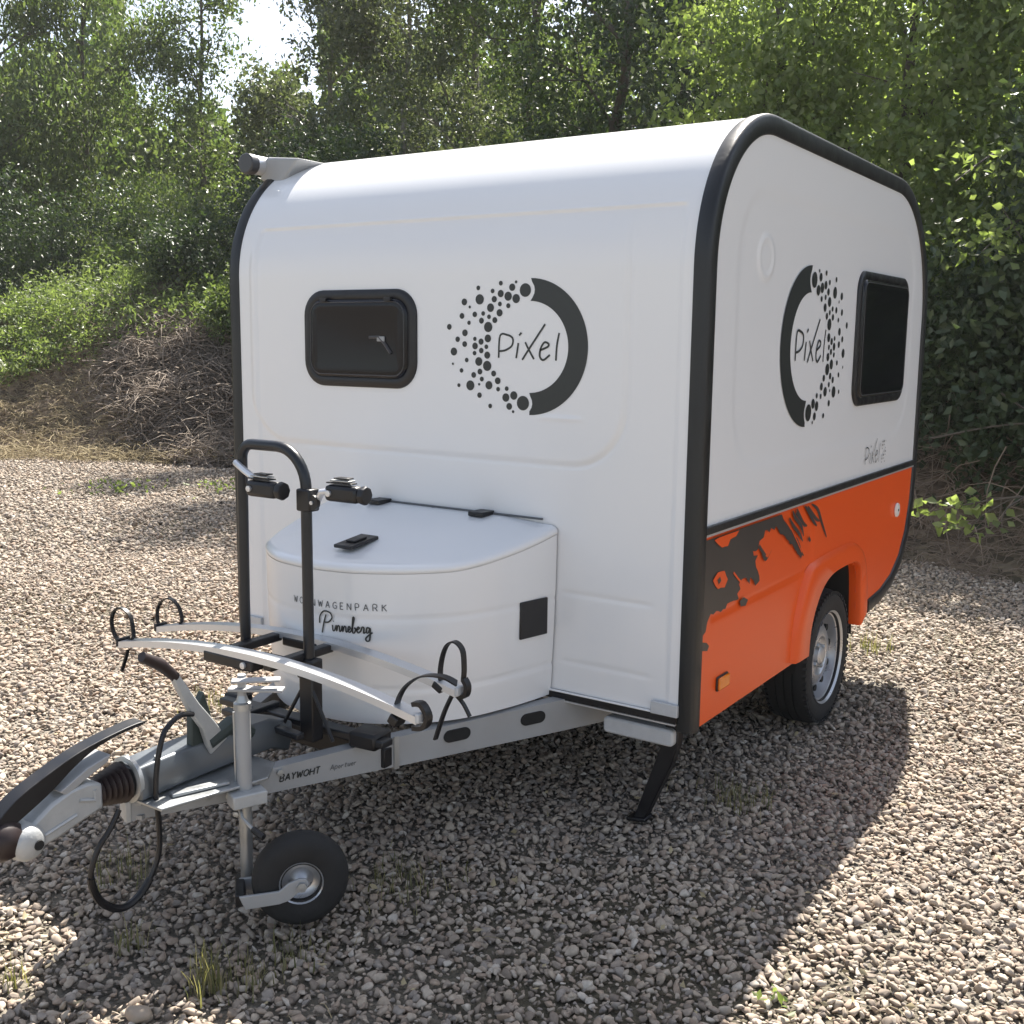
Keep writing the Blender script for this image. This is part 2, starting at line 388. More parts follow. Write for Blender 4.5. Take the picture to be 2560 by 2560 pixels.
# --- relief skin helper
def sdrr(a, b, a0, b0, a1, b1, rr):
    qx = np.abs(a-(a0+a1)/2)-(a1-a0)/2+rr; qy = np.abs(b-(b0+b1)/2)-(b1-b0)/2+rr
    return np.hypot(np.maximum(qx, 0), np.maximum(qy, 0))+np.minimum(np.maximum(qx, qy), 0)-rr
sst = lambda x: (lambda t: t*t*(3-2*t))(np.clip(x, 0, 1))
def gauss(x, w_): return np.exp(-(x/w_)**2)
# front wall: s from z=.425 up to the crown of the roof
ss = np.concatenate([np.arange(.425, 1.82, .006), [1.82]]); ang = np.linspace(0, math.pi/2, 200)[1:]
pf = [(0, z_, -1, 0, z_) for z_ in ss]+[(.5-.5*math.cos(a), 1.82+.5*math.sin(a), -math.cos(a), math.sin(a), 1.82+.5*a) for a in ang]
pf = np.array(pf); xs = np.linspace(-W+.01, -.01, 290)
A, B = np.meshgrid(xs, pf[:, 4], indexing='ij')
h = -.006*sst(.5-sdrr(A, B, -1.90, -1.0, -.085, 2.015, .02)/.016)
sd2 = sdrr(A, B, -1.93, 1.20, -.27, 2.6, .19)
h += .007*sst(.5-sd2/.022)*sst((2.0-B)/.12)-.003*gauss(sd2-.012, .006)*sst((1.9-B)/.1)*sst((A+1.75)/.2)
h += .003*gauss(B-2.018, .005)*(A > -1.88)*(A < -.1)
g_ = sst((A+.5)/.04)*sst((-.13-A)/.05)
h += -.0025*g_*(gauss(B-.765, .008)+gauss(B-.53, .008)+gauss(B-1.0, .01)*0)
h += -.004*gauss(B-1.345, .006)*sst((A+.60)/.05)*sst((-.40-A)/.05)*-1
Yv = pf[:, 0][None]+pf[:, 2][None]*h; Zv = pf[:, 1][None]+pf[:, 3][None]*h
V = np.stack([A, Yv, Zv], -1).reshape(-1, 3); m_ = len(pf); i = (np.arange(len(xs)-1)[:, None]*m_+np.arange(m_-1)[None]).ravel()
link('front_panel', fastmesh('front_panel', V, np.stack([i, i+m_, i+m_+1, i+1], 1), M_WHITE, smooth=True), van)
pr = outer()[15:]
MB().add([(x, a, b) for x in (-W+.01, -.01) for a, b in pr], [(k, k+1, len(pr)+k+1, len(pr)+k) for k in range(len(pr)-1)]).obj('roof', M_WHITE, van)
# underside
MB().ext([(-.03, .05), (-.03, 1.0), (-.36, 1.0), (-.36, 1.84), (-.03, 1.84), (-.03, 2.25), (-W+.03, 2.25), (-W+.03, 1.84), (-W+.36, 1.84), (-W+.36, 1.0), (-W+.03, 1.0), (-W+.03, .05)], lambda a, b_, w_: (a, b_, w_), .41, .43).obj('underside', M_UNDER, van)
MB().box((-W/2, 1.42, .80), (W-.72, .90, .70)).obj('inner_floor_box', M_UNDER, van)
# --- side panels with relief
def pip(a, b, poly):
    ins = np.zeros(a.shape, bool); n = len(poly)
    for k in range(n):
        x1, y1 = poly[k]; x2, y2 = poly[(k+1) % n]
        c = ((y1 > b) != (y2 > b)); xi = (x2-x1)*(b-y1)/((y2-y1) if y2 != y1 else 1e-9)+x1
        ins ^= c & (a < xi)
    return ins
def side_sheet(name, m, z0, z1, X0, sgn, hf, holes=()):
    st = .011; ya = np.arange(.012, 2.6, st); za = np.linspace(z0, z1, int((z1-z0)/st)+1)
    A, B = np.meshgrid(ya, za, indexing='ij'); h = hf(A, B)
    V = np.stack([np.full_like(A, X0)+sgn*h, A, B], -1).reshape(-1, 3); m_ = len(za)
    i = (np.arange(len(ya)-1)[:, None]*m_+np.arange(m_-1)[None]).ravel(); F = np.stack([i, i+m_, i+m_+1, i+1], 1)
    cA = A.ravel()[F].mean(1); cB = B.ravel()[F].mean(1)
    k = pip(cA, cB, outer(.014, tail=True))
    for q in holes: k &= ~pip(cA, cB, q)
    F = F[k]; used = np.unique(F); mp = np.zeros(len(V), int); mp[used] = np.arange(len(used))
    return link(name, fastmesh(name, V[used], mp[F], m, smooth=True), van)
def hu(A, B):
    h = -.0022*sst(.5-sdrr(A, B, .24, 1.19, 2.36, 2.08, .22)/.04)
    d = np.hypot(A-.47, B-1.875); h += .005*gauss(d-.062, .010)+.002*sst((.05-d)/.01)
    return h+.0015*np.sin(A*3.1)*np.sin(B*2.7)
ARCH_I = [(1.05, .385), (1.065, .49), (1.12, .575), (1.20, .635), (1.30, .665), (1.42, .672), (1.60, .668), (1.67, .64), (1.70, .58), (1.725, .42), (1.73, .36)]
ARCH_O = [(.90, .385), (.915, .50), (.95, .60), (1.005, .69), (1.09, .738), (1.30, .752), (1.57, .75), (1.70, .715), (1.78, .64), (1.825, .54), (1.845, .41)]
hole = [(1.03, .3)]+[(a, b) for a, b in ARCH_I]+[(1.78, .3)]
def hl(A, B):
    zc = np.interp(A, [.13, 1.05], [.722, .727])
    h = -.004*sst((B-zc)/.02)*sst((1.12-A)/.06)*sst((A-.10)/.03)
    h += -.006*gauss(B-zc, .009)*sst((1.10-A)/.04)*sst((A-.11)/.03)
    return h
for X0, sg in ((0.0, 1), (-W, -1)):
    side_sheet('upper_side_panel', M_WHITE, 1.02, 2.31, X0, sg, hu)
    side_sheet('lower_side_panel', M_ORANGE, .378, 1.0, X0, sg, hl, [hole])
    fn = lambda a, b, w_, X0=X0, sg=sg: (X0+sg*w_, a, b)
    # belt rail between the two panels
    MB().ext([(.05, 1.004), (2.57, 1.004), (2.57, 1.030), (.05, 1.030)], fn, -.002, .011).obj('belt_trim', M_TRIM, van, bevel=.003)
    MB().ext([(.05, .996), (2.57, .996), (2.57, 1.0035), (.05, 1.0035)], fn, -.002, .007).obj('belt_bead', M_ALU, van)
    # wheel arch flare
    b = MB(); n = len(ARCH_I)
    loops = [[(a, c, -.03) for a, c in ARCH_I], [(a, c, .018) for a, c in ARCH_I],
             [(a*.93+p*.07, c*.93+q*.07, .026) for (a, c), (p, q) in zip(ARCH_I, ARCH_O)],
             [(a*.25+p*.75, c*.25+q*.75, .024) for (a, c), (p, q) in zip(ARCH_I, ARCH_O)],
             [(a*.06+p*.94, c*.06+q*.94, .020) for (a, c), (p, q) in zip(ARCH_I, ARCH_O)],
             [(p, q, .011) for p, q in ARCH_O], [(p+(p-1.38)*.03, q+.006, -.003) for p, q in ARCH_O]]
    lp = [cat(l, 4) for l in loops]; k = len(lp[0])
    b.add([fn(*p) for l in lp for p in l], [(j*k+q, j*k+q+1, (j+1)*k+q+1, (j+1)*k+q) for j in range(len(lp)-1) for q in range(k-1)])
    b.obj('wheel_arch_flare', M_ORANGE, van, smooth=50)
    # wheel housing (dark, open below)
    b = MB(); c = cat([(1.02, .3)]+ARCH_I[1:-1]+[(1.75, .3)], 3); k = len(c)
    c = [(p[0], p[1]+.01) for p in c]
    b.add([fn(p, q, -.02) for p, q in c]+[fn(p, q, -.30) for p, q in c], [(j, j+1, k+j+1, k+j) for j in range(k-1)]+[tuple(range(k, 2*k))])
    b.obj('wheel_housing', M_UNDER, van)
    # black edge trim following the whole side profile
    pts = [(X0, a, b_) for a, b_ in outer(0, 26)]
    sec = [(-.046, -.004), (-.044, .003), (-.030, .007), (-.004, .008), (.005, .005), (.009, -.004), (.009, -.048), (.006, -.055), (.0, -.057), (-.012, -.02)]
    sec = [(a*sg, b_) for a, b_ in sec]
    b = MB(); pv = [Vector(p) for p in pts]; vs = []
    for k, p in enumerate(pv):
        d = (pv[min(k+1, len(pv)-1)]-pv[max(k-1, 0)]).normalized(); out = Vector((0, -d.z, d.y))
        vs += [p+Vector((a, 0, 0))+out*b_ for a, b_ in sec]
    n = len(sec)
    b.add(vs, [(k*n+j, k*n+(j+1) % n, (k+1)*n+(j+1) % n, (k+1)*n+j) for k in range(len(pv)-1) for j in range(n)]+[tuple(range(n)), tuple(range((len(pv)-1)*n, len(pv)*n))])
    b.obj('edge_trim', M_TRIM, van, smooth=50)
# lower sill on the front wall
MB().box((-W/2, -.001, .408), (W-.1, .012, .022)).obj('front_sill', M_BLACK, van)
MB().box((-W/2, -.003, .393), (W-.1, .010, .005)).obj('front_sill_bead', M_ALU, van)
MB().box((-W/2, -.004, .4235), (W-.1, .010, .006)).obj('lower_ledge', M_WHITE, van, bevel=.002)
for x in (-.088, -W+.088):
    MB().box((x, -.008, .441), (.095, .014, .042)).obj('corner_bracket', M_LAMPW, van, bevel=.003)
# --- windows
def window(nm, fn, a0, b0, a1, b1, rr, m_in):
    c = rrect(a0, b0, a1, b1, rr, 8); n = len(c)
    cxx, cyy = (a0+a1)/2, (b0+b1)/2
    def inset(d):
        return rrect(a0+d, b0+d, a1-d, b1-d, max(rr-d, .012), 8)
    loops = [(0, 0), (.002, .008), (.010, .013), (.030, .014), (.038, .010), (.040, .006)]
    b = MB(); vs = []
    for d, h_ in loops: vs += [fn(p, q, h_) for p, q in inset(d)]
    fr = b.add(vs, [(j*n+k, j*n+(k+1) % n, (j+1)*n+(k+1) % n, (j+1)*n+k) for j in range(len(loops)-1) for k in range(n)]).obj(nm, M_BLACK, van)
    b = MB(); vs = []; lo = [(.034, .004), (.036, .016), (.044, .021), (.060, .0225), (.075, .0205)]
    for d, h_ in lo: vs += [fn(p, q, h_) for p, q in inset(d)]
    b.add(vs, [(j*n+k, j*n+(k+1) % n, (j+1)*n+(k+1) % n, (j+1)*n+k) for j in range(len(lo)-1) for k in range(n)]+[tuple(range((len(lo)-1)*n, len(lo)*n))])
    b.obj('pane', M_GLASS, fr, smooth=50)
    b = MB()
    pts = [fn(p, q, .0215) for p, q in inset(.046)]
    b.sweep(pts, [(.0022*math.cos(t), .0022*math.sin(t)) for t in np.linspace(0, 5.2, 6)], Vector(fn(0, 0, 1))-Vector(fn(0, 0, 0)), closed=True)
    b.obj('pane_seal', M_BLACKG, fr)
    return fr
FW = lambda a, b, w_: (a, -w_, b)
SW = lambda a, b, w_: (w_, a, b)
wf = window('window', FW, -1.638, 1.418, -1.095, 1.772, .095, .02)
MB().tube([(-1.30, -.0225, 1.60), (-1.255, -.0225, 1.602), (-1.225, -.0225, 1.575), (-1.20, -.0225, 1.545)], .006, 6).obj('pane_glint', M_BLACKG, wf)
MB().box((-1.245, -.024, 1.595), (.035, .006, .018)).obj('pane_glint', M_ZINCD, wf, bevel=.002)
for x in (-1.52, -1.21): MB().box((x, -.026, 1.735), (.03, .012, .014)).obj('hinge', M_BLACK, wf, bevel=.002)
ws = window('window', SW, 1.475, 1.338, 2.235, 1.893, .085, .02)
# grey pieces added on the front pane in place of a reflected bright spot
# --- printed logos
def circ(a, b, r_, n=18): return [(a+r_*math.cos(2*math.pi*k/n), b+r_*math.sin(2*math.pi*k/n)) for k in range(n)]
DOTS = [(-.642, 1.759, .0233), (-.679, 1.786, .0052), (-.694, 1.769, .0128), (-.74, 1.783, .0082), (-.773, 1.758, .0082), (-.74, 1.749, .0128), (-.71, 1.74, .0157), (-.678, 1.732, .0157), (-.832, 1.769, .0082), (-.826, 1.731, .0181), (-.89, 1.723, .0122), (-.766, 1.731, .0111), (-.743, 1.715, .0082), (-.709, 1.709, .0087), (-.867, 1.706, .0052), (-.781, 1.703, .0151), (-.744, 1.686, .0128), (-.846, 1.681, .0099), (-.811, 1.684, .0082), (-.787, 1.673, .0082), (-.763, 1.662, .0105), (-.9, 1.676, .0105), (-.818, 1.66, .0105), (-.87, 1.653, .0076), (-.954, 1.639, .0105), (-.79, 1.639, .0181), (-.887, 1.619, .0122), (-.918, 1.597, .0099), (-.845, 1.599, .0076), (-.791, 1.601, .014), (-.819, 1.59, .0111), (-.888, 1.581, .0105), (-.844, 1.575, .0122), (-.797, 1.573, .0082), (-.934, 1.555, .0146), (-.846, 1.551, .0082), (-.818, 1.56, .0099), (-.793, 1.545, .0128), (-.879, 1.527, .0082), (-.828, 1.523, .0157), (-.938, 1.513, .0047), (-.793, 1.509, .0181), (-.901, 1.491, .0082), (-.823, 1.489, .0105), (-.849, 1.477, .0105), (-.766, 1.484, .0105), (-.815, 1.464, .0087), (-.749, 1.46, .0122), (-.912, 1.44, .007), (-.863, 1.441, .0181), (-.826, 1.446, .0047), (-.785, 1.444, .0151), (-.747, 1.432, .0082), (-.712, 1.435, .0082), (-.824, 1.409, .0099), (-.715, 1.405, .0151), (-.683, 1.413, .0151), (-.701, 1.376, .0122), (-.779, 1.374, .0082), (-.685, 1.359, .0052), (-.646, 1.389, .0256)]
PIX = [[(-.746, 1.537), (-.741, 1.61), (-.711, 1.613), (-.69, 1.602), (-.693, 1.578), (-.718, 1.563), (-.743, 1.559)], [(-.675, 1.537), (-.667, 1.587)], [(-.664, 1.612), (-.655, 1.621)], [(-.64, 1.59), (-.627, 1.568), (-.605, 1.535)], [(-.651, 1.532), (-.62, 1.574), (-.563, 1.649)], [(-.582, 1.564), (-.552, 1.576), (-.549, 1.586), (-.565, 1.59), (-.579, 1.57), (-.582, 1.545), (-.568, 1.533), (-.543, 1.55)], [(-.509, 1.621), (-.517, 1.581), (-.52, 1.532)]]
def logo(fn, tr, trt, sc, w0):
    """tr maps ring/dots, trt maps lettering"""
    b = MB(); c0 = (-.624, 1.574)
    ro, ri = .2235, .150; inn = []; out = []
    cols = []
    for k in range(7):
        r_ = ri+(ro-ri)*k/6
        ends = []
        for (dx, dy, _), s_ in ((DOTS[0], 1), (DOTS[-1], -1)):
            vx, vy = dx-c0[0], dy-c0[1]; d = math.hypot(vx, vy); td = math.atan2(vy, vx)
            cs = (r_*r_+d*d-.037**2)/(2*r_*d)
            ends.append(td-s_*math.acos(max(-1, min(1, cs))) if cs < 1 else td-s_*.04)
        t1, t0 = ends[0], ends[1]
        t1 = min(t1, R(89)); t0 = max(t0, R(-89))
        cols.append([tr(c0[0]+r_*math.cos(t0+(t1-t0)*j/40), c0[1]+r_*math.sin(t0+(t1-t0)*j/40)) for j in range(41)])
    b.add([fn(p[0], p[1], w0) for c in cols for p in c], [(k*41+j, k*41+j+1, (k+1)*41+j+1, (k+1)*41+j) for k in range(6) for j in range(40)])
    ring = b.obj('logo_ring', M_PRINT, van, smooth=0); b = MB()
    for a, z_, r_ in DOTS:
        p = tr(a, z_); b.sheet(circ(p[0], p[1], r_*sc*.95), fn, w0)
    b.obj('logo_dots', M_PRINT, ring, smooth=0, kind='stuff')
    b = MB()
    for k, st in enumerate(PIX):
        pts = cat([trt(*p) for p in st], 6) if len(st) > 2 else [trt(*p) for p in st]
        b.ribbon(pts, fn, .0068*sc, w0+.0003*(k % 3))
    b.obj('logo_lettering', M_PRINT, van, smooth=0)
# front panel there is recessed 13 mm -> print sits on the recessed skin
logo(FW, lambda a, z_: (a, z_), lambda a, z_: (a, z_), 1, .0022)
SCL = 1.315
logo(SW, lambda a, z_: (.93-(a+.624)*SCL, 1.583+(z_-1.574)*SCL), lambda a, z_: (.782+(a+.751)*1.36, 1.527+(z_-1.532)*1.36), SCL, -.0003)
# little badge low on the side
b = MB(); sc = .88
for k, st in enumerate(PIX):
    pts = [(1.715+(a+.75)*.92, 1.072+(z_-1.53)*.92) for a, z_ in st]
    b.ribbon(cat(pts, 5) if len(pts) > 2 else pts, SW, .0045, .0045+.0003*(k % 3))
for k in range(7):
    for j, a in enumerate((1.975, 2.00, 2.025)):
        if (k*3+j*5) % 4 != 1: b.sheet(circ(a+.004*(k % 2), 1.068+k*.0155, .0055 if (k+j) % 2 else .0035, 8), SW, .0045)
b.obj('side_lettering', M_PRINT, van, smooth=0)
# --- torn brush-stroke graphic on the orange side
G_MAIN = [(.057, .986), (.147, .985), (.323, .986), (.725, .985), (.744, .964), (.8, .932), (.867, .898), (.918, .859), (.972, .806), (.957, .783), (.916, .809), (.865, .848), (.79, .884), (.718, .913), (.671, .95), (.656, .937), (.622, .95), (.608, .935), (.566, .949), (.554, .925), (.516, .918), (.504, .891), (.458, .892), (.468, .873), (.506, .87), (.485, .853), (.513, .813), (.534, .774), (.496, .763), (.479, .784), (.446, .802), (.441, .779), (.408, .808), (.372, .809), (.344, .797), (.361, .777), (.334, .765), (.35, .744), (.307, .747), (.251, .747), (.239, .732), (.199, .729), (.119, .74), (.095, .718), (.085, .688), (.050, .675)]
G_H1 = [(.121, .979), (.159, .983), (.323, .983), (.297, .967), (.249, .963), (.231, .944), (.183, .946), (.149, .962)]
G_H2 = [(.121, .848), (.158, .869), (.212, .865), (.242, .832), (.218, .809), (.164, .813)]
G_ST = [[(.731, .965), (.802, .92), (.882, .858), (.984, .792)], [(.805, .962), (.854, .925), (.913, .892), (.965, .852)], [(.836, .985), (.867, .954), (.937, .914), (.971, .871)], [(.879, .987), (.954, .924), (1.003, .905)], [(.971, .985), (1.013, .961), (1.078, .914), (1.122, .889)], [(1.045, .985), (1.121, .955), (1.181, .894), (1.249, .827)], [(1.001, .982), (1.096, .925), (1.149, .905)], [(1.03, .856), (1.052, .838)], [(.535, .886), (.588, .842), (.641, .87)], [(.51, .902), (.578, .856)], [(.874, .972), (.984, .907)]]
def rough(poly, amp=.006, n=5, seed=3):
    q = random.Random(seed); out = []
    for k, p in enumerate(poly):
        r_ = poly[(k+1) % len(poly)]; L = math.dist(p, r_); m_ = max(1, int(L/.02)) if p[1] < .975 or r_[1] < .975 else 1
        if p[0] < .07 and r_[0] < .07: m_ = 1
        for j in range(m_):
            t = j/m_; out.append((p[0]+(r_[0]-p[0])*t+(q.uniform(-amp, amp) if j else 0), p[1]+(r_[1]-p[1])*t+(q.uniform(-amp, amp) if j else 0)))
    return out
b = MB(); b.sheet(rough(G_MAIN), SW, .0020)
for k, s_ in enumerate(G_ST):
    c = cat(s_, 5) if len(s_) > 2 else s_; n = len(c)
    wds = [.016*math.sin(math.pi*min(.95, (j+.6)/n))**.6 for j in range(n)]
    L = [(p[0]+w_/2, p[1]+w_/3) for p, w_ in zip(c, wds)]; Q = [(p[0]-w_/2, p[1]-w_/3) for p, w_ in zip(c, wds)]
    b.sheet(L+Q[::-1], SW, .0024+.0003*(k % 4))
b.sheet([(.06, .659), (.095, .65), (.116, .635), (.104, .621), (.06, .631)], SW, .0022)
b.sheet([(.357, .735), (.393, .742), (.433, .726), (.412, .709), (.368, .715)], SW, .0026)
gp = b.obj('torn_paint_graphic', M_SPLAT, van, smooth=0)
MB().sheet(rough(G_H1, .004), SW, .0045).obj('orange_fleck', M_ORANGE, gp, smooth=0); MB().sheet(rough(G_H2, .004), SW, .0045).obj('orange_fleck', M_ORANGE, gp, smooth=0)
b = MB(); b.ribbon([(.289, .846), (.33, .818), (.374, .792)], SW, .008, .0045); b.obj('orange_scratch', M_ORANGE, gp, smooth=0); b = MB(); b.ribbon([(.76, .965), (.83, .915), (.90, .858), (.955, .81)], SW, .006, .0045)
b.obj('orange_scratch', M_ORANGE, gp, smooth=0)
MB().sheet([(.154, .845), (.174, .852), (.184, .837), (.165, .828)], SW, .006).obj('dark_fleck', M_SPLAT, gp, smooth=0)
# side lamps
b = MB().lathe([(.001, .0), (.033, 0), (.035, .004), (.032, .010), (.001, .012)], (.001, 2.294, .809), (1, 0, 0), 24); rf = b.obj('round_reflector', M_REFL, van)
MB().lathe([(.001, 0), (.006, 0), (.006, .002), (.001, .002)], (.0125, 2.294, .809), (1, 0, 0), 10).obj('screw', M_BLACK, rf)
sm = MB().ext(rrect(.186, .462, .280, .512, .008, 3), SW, .0, .006).obj('side_marker_lamp', M_BURG, van, bevel=.003)
MB().ext(rrect(.190, .466, .276, .508, .006, 3), SW, .005, .014).obj('lens', M_AMBER, sm, bevel=.004)
# --- awning cassette on the far roof edge
aw = MB(); sec = [(.040*math.cos(t), .038*math.sin(t)) for t in np.linspace(0, 2*math.pi, 17)[:-1]]
aw.sweep([(-2.075, y, 2.285) for y in (.16, .8, 1.6, 2.4)], sec, (1, 0, 0)); aw = aw.obj('awning_case', M_ALU, van)
for y in (.12, 2.40): MB().sweep([(-2.075, y, 2.285), (-2.075, y+.045, 2.285)], [(a*1.06, b_*1.08) for a, b_ in sec], (1, 0, 0)).obj('end_cap', M_BLACKG, aw, bevel=.006)
for y in (.30, 1.3, 2.2): MB().box((-2.02, y, 2.245), (.10, .07, .07)).obj('bracket', M_ZINCD, aw, bevel=.008)
MB().ext([(-2.08, 2.23), (-1.96, 2.20), (-1.86, 2.30), (-2.04, 2.318)], lambda a, b_, w_: (a, w_, b_), .20, .42).obj('mounting_wedge', M_ZINCD, aw, bevel=.01)
# --- road wheels
def road_wheel(x, sg):
    o = (x, 1.405, .288); ax = (sg, 0, 0)
    ty = [(.195, -.085), (.225, -.092), (.262, -.088), (.281, -.072), (.287, -.05)]
    for h_ in (-.035, 0, .035): ty += [(.288, h_-.004), (.280, h_-.003), (.280, h_+.003), (.288, h_+.004)]
    ty += [(.287, .05), (.281, .072), (.262, .088), (.238, .092), (.225, .0885), (.200, .084), (.186, .076)]
    b = MB().lathe(ty, o, ax, 64, close=True); t = b.obj('wheel', M_TYRE, van, smooth=30)
    b = MB()
    for k in range(60):  # shoulder blocks
        a = 2*math.pi*k/60
        for s_ in (-1, 1):
            b.box((o[0]+sg*s_*.078, o[1]+.2745*math.cos(a), o[2]+.2745*math.sin(a)), (.022, .017, .012), Matrix.Rotation(a-math.pi/2, 3, 'X'))
    b.obj('tread_blocks', M_TYRE, t, kind='stuff')
    rm = MB().lathe([(.190, .080), (.199, .088), (.196, .074), (.181, .066), (.176, .028), (.168, .004), (.158, .006), (.146, .034), (.118, .052), (.085, .054), (.07, .040), (.045, .038), (.043, .058), (.030, .066), (.001, .066)], o, ax, 48).obj('rim', M_RIM, t, smooth=40)
    for k in range(10):
        a = 2*math.pi*k/10+.2; c = (o[0]+sg*.036, o[1]+.139*math.cos(a), o[2]+.139*math.sin(a))
        MB().lathe([(.001, 0), (.015, 0), (.015, .012), (.001, .012)], c, ax, 12).obj('rim_hole', M_UNDER, t)
    for k in range(4):
        a = 2*math.pi*k/4+.5; c = (o[0]+sg*.038, o[1]+.056*math.cos(a), o[2]+.056*math.sin(a))
        MB().lathe([(.011, 0), (.011, .016), (.008, .02), (.001, .02)], c, ax, 6).obj('wheel_bolt', M_ZINC, t)
    return t
road_wheel(-.10, 1); road_wheel(-W+.10, -1)
MB().tube([(-W+.2, 1.375, .30), (-.2, 1.375, .30)], .035, 8).obj('axle', M_ZINCD, van)
# --- gas locker
XC = -W/2
HP = [(0.515, 0), (.500, -.10), (.475, -.21), (.43, -.35), (.365, -.46), (.28, -.545), (.15, -.62), (0, -.645)]
half = cat(HP, 5); plan = [(XC+a, b_) for a, b_ in half]+[(XC-a, b_) for a, b_ in half[::-1][1:]]
npl = len(plan)
def seam(y): return .895+.072*max(0, 1+y/.42)**1.3
def ring(k, zf): return [(XC+(x-XC)*k, y*k, zf(x, y)) for x, y in plan]
zs = np.linspace(0, 1, 60); vs = []
for t in zs:
    for x, y in plan:
        z_ = .405+(seam(y)-.008-.405)*t
        k = 1-.035*(1-t)**2
        for zc_, w_ in ((.745, .006), (.515, .006)): k -= .006*math.exp(-((z_-zc_)/w_)**2)
        if z_ < .515: k += .004
        vs.append((XC+(x-XC)*k, y*k, z_))
b = MB().add(vs, [(j*npl+k, j*npl+k+1, (j+1)*npl+k+1, (j+1)*npl+k) for j in range(59) for k in range(npl-1)])
b.add([(x*.0+XC+(x-XC)*.965, y*.965, .405) for x, y in plan], [tuple(range(npl))])
lock = b.obj('gas_locker', M_WHITE, van, smooth=60)
b = MB(); lo = [(.992, -.010), (1.002, -.005), (1.004, .003), (1.0, .010), (.988, .016), (.96, .022)]
vs = []
for k, dz in lo: vs += [(XC+(x-XC)*k, y*k, seam(y)+dz) for x, y in plan]
for k in (.88, .75, .6, .45, .3, .15, .02):
    for x, y in plan:
        yy = y*k; top = 1.003-.088*(-yy/.645)**1.25
        e = seam(y)+.022; t = sst((.96-k)/.45)
        vs.append((XC+(x-XC)*k, yy, float(e*(1-t)+top*t) if True else top))
L_ = len(lo)+7
b.add(vs, [(j*npl+k, j*npl+k+1, (j+1)*npl+k+1, (j+1)*npl+k) for j in range(L_-1) for k in range(npl-1)])
lid = b.obj('locker_lid', M_WHITE, lock, smooth=60)
def rotz(a): return Matrix.Rotation(a, 3, 'Z')
b = MB().box((-.985, -.455, .948), (.075, .135, .012), Matrix.Rotation(.12, 3, 'X')); b.box((-.985, -.455, .957), (.04, .06, .008), Matrix.Rotation(.12, 3, 'X')); b.obj('lid_latch', M_BLACK, lock, bevel=.003)
for x in (-.79, -1.25): MB().box((x, -.035, 1.008), (.06, .075, .016)).obj('lid_hinge', M_BLACK, lock, bevel=.003)
MB().tube([(XC-.46, -.004, 1.006), (XC+.46, -.004, 1.006)], .004, 6).obj('rubber_seal', M_PRINTG, lock)
MB().box((-.522, -.110, .693), (.008, .125, .125), rotz(-.22)).obj('vent_flap', M_BLACK, lock, bevel=.003)
# locker lettering
def front_y(x):
    a = abs(x-XC); pts = HP[::-1]
    xs_ = [p[0] for p in pts]; return float(np.interp(a, [p[0] for p in half[::-1]], [p[1] for p in half[::-1]]))
def LW(a, b_, w_): return (a, front_y(a)*.998-w_, b_)
GL = {'W': [[(0, 1), (.2, 0), (.4, .8), (.6, 0), (.8, 1)]], 'O': [[(.35, 1), (.05, .75), (0, .5), (.05, .25), (.35, 0), (.65, .25), (.7, .5), (.65, .75), (.35, 1)]],
      'H': [[(0, 0), (0, 1)], [(.6, 0), (.6, 1)], [(0, .5), (.6, .5)]], 'N': [[(0, 0), (0, 1), (.6, 0), (.6, 1)]], 'A': [[(0, 0), (.32, 1), (.64, 0)], [(.12, .35), (.52, .35)]],
      'G': [[(.62, .85), (.35, 1), (.05, .75), (0, .5), (.05, .2), (.35, 0), (.62, .15), (.62, .45), (.38, .45)]], 'E': [[(.5, 1), (0, 1), (0, 0), (.5, 0)], [(0, .5), (.42, .5)]],
      'P': [[(0, 0), (0, 1), (.4, 1), (.52, .75), (.4, .48), (0, .48)]], 'R': [[(0, 0), (0, 1), (.4, 1), (.52, .75), (.4, .5), (0, .5)], [(.25, .5), (.55, 0)]],
      'K': [[(0, 0), (0, 1)], [(.52, 1), (0, .45)], [(.15, .58), (.55, 0)]], 'B': [[(0, 0), (0, 1), (.4, 1), (.48, .78), (.36, .54), (0, .52)], [(.36, .52), (.55, .28), (.42, 0), (0, 0)]],
      'Y': [[(0, 1), (.28, .5), (.56, 1)], [(.28, .5), (.28, 0)]], 'J': [[(.4, 1), (.4, .15), (.2, 0), (0, .15)]], 'T': [[(0, 1), (.6, 1)], [(.3, 1), (.3, 0)]], ' ': [],
      'p': [[(0, -.3), (0, .6), (.35, .6), (.42, .35), (.3, .08), (0, .08)]], 'o': [[(.2, .6), (0, .3), (.2, 0), (.4, .3), (.2, .6)]], 'r': [[(0, 0), (0, .6)], [(0, .4), (.3, .6)]],
      't': [[(.15, .9), (.15, .05), (.35, 0)], [(0, .6), (.35, .6)]], 'e': [[(0, .3), (.4, .35), (.2, .6), (0, .3), (.2, 0), (.4, .1)]], 'u': [[(0, .6), (.05, .05), (.3, .05), (.4, .6)], [(.4, .6), (.4, 0)]]}
def text(b, s_, fn, a0, b0, h_, sp, wd, w0, slope=0, shear=0):
    a = a0; q = 0
    for ch in s_:
        g_ = GL[ch]; mw = max([p[0] for s in g_ for p in s]+[.4])
        for s in g_:
            pts = [(a+(p[0]+shear*p[1])*h_, b0+p[1]*h_+slope*(a+p[0]*h_-a0)) for p in s]
            if len(pts) > 5: pts = cat(pts, 3)
            fine = []
            for k in range(len(pts)-1):
                fine += [(pts[k][0]+(pts[k+1][0]-pts[k][0])*t, pts[k][1]+(pts[k+1][1]-pts[k][1])*t) for t in (0, .5)]
            for k in range(len(pts)-1):
                b.ribbon([pts[k], pts[k+1]], fn, wd, w0+.0003*(q % 3)); q += 1
        a += (mw+sp)*h_
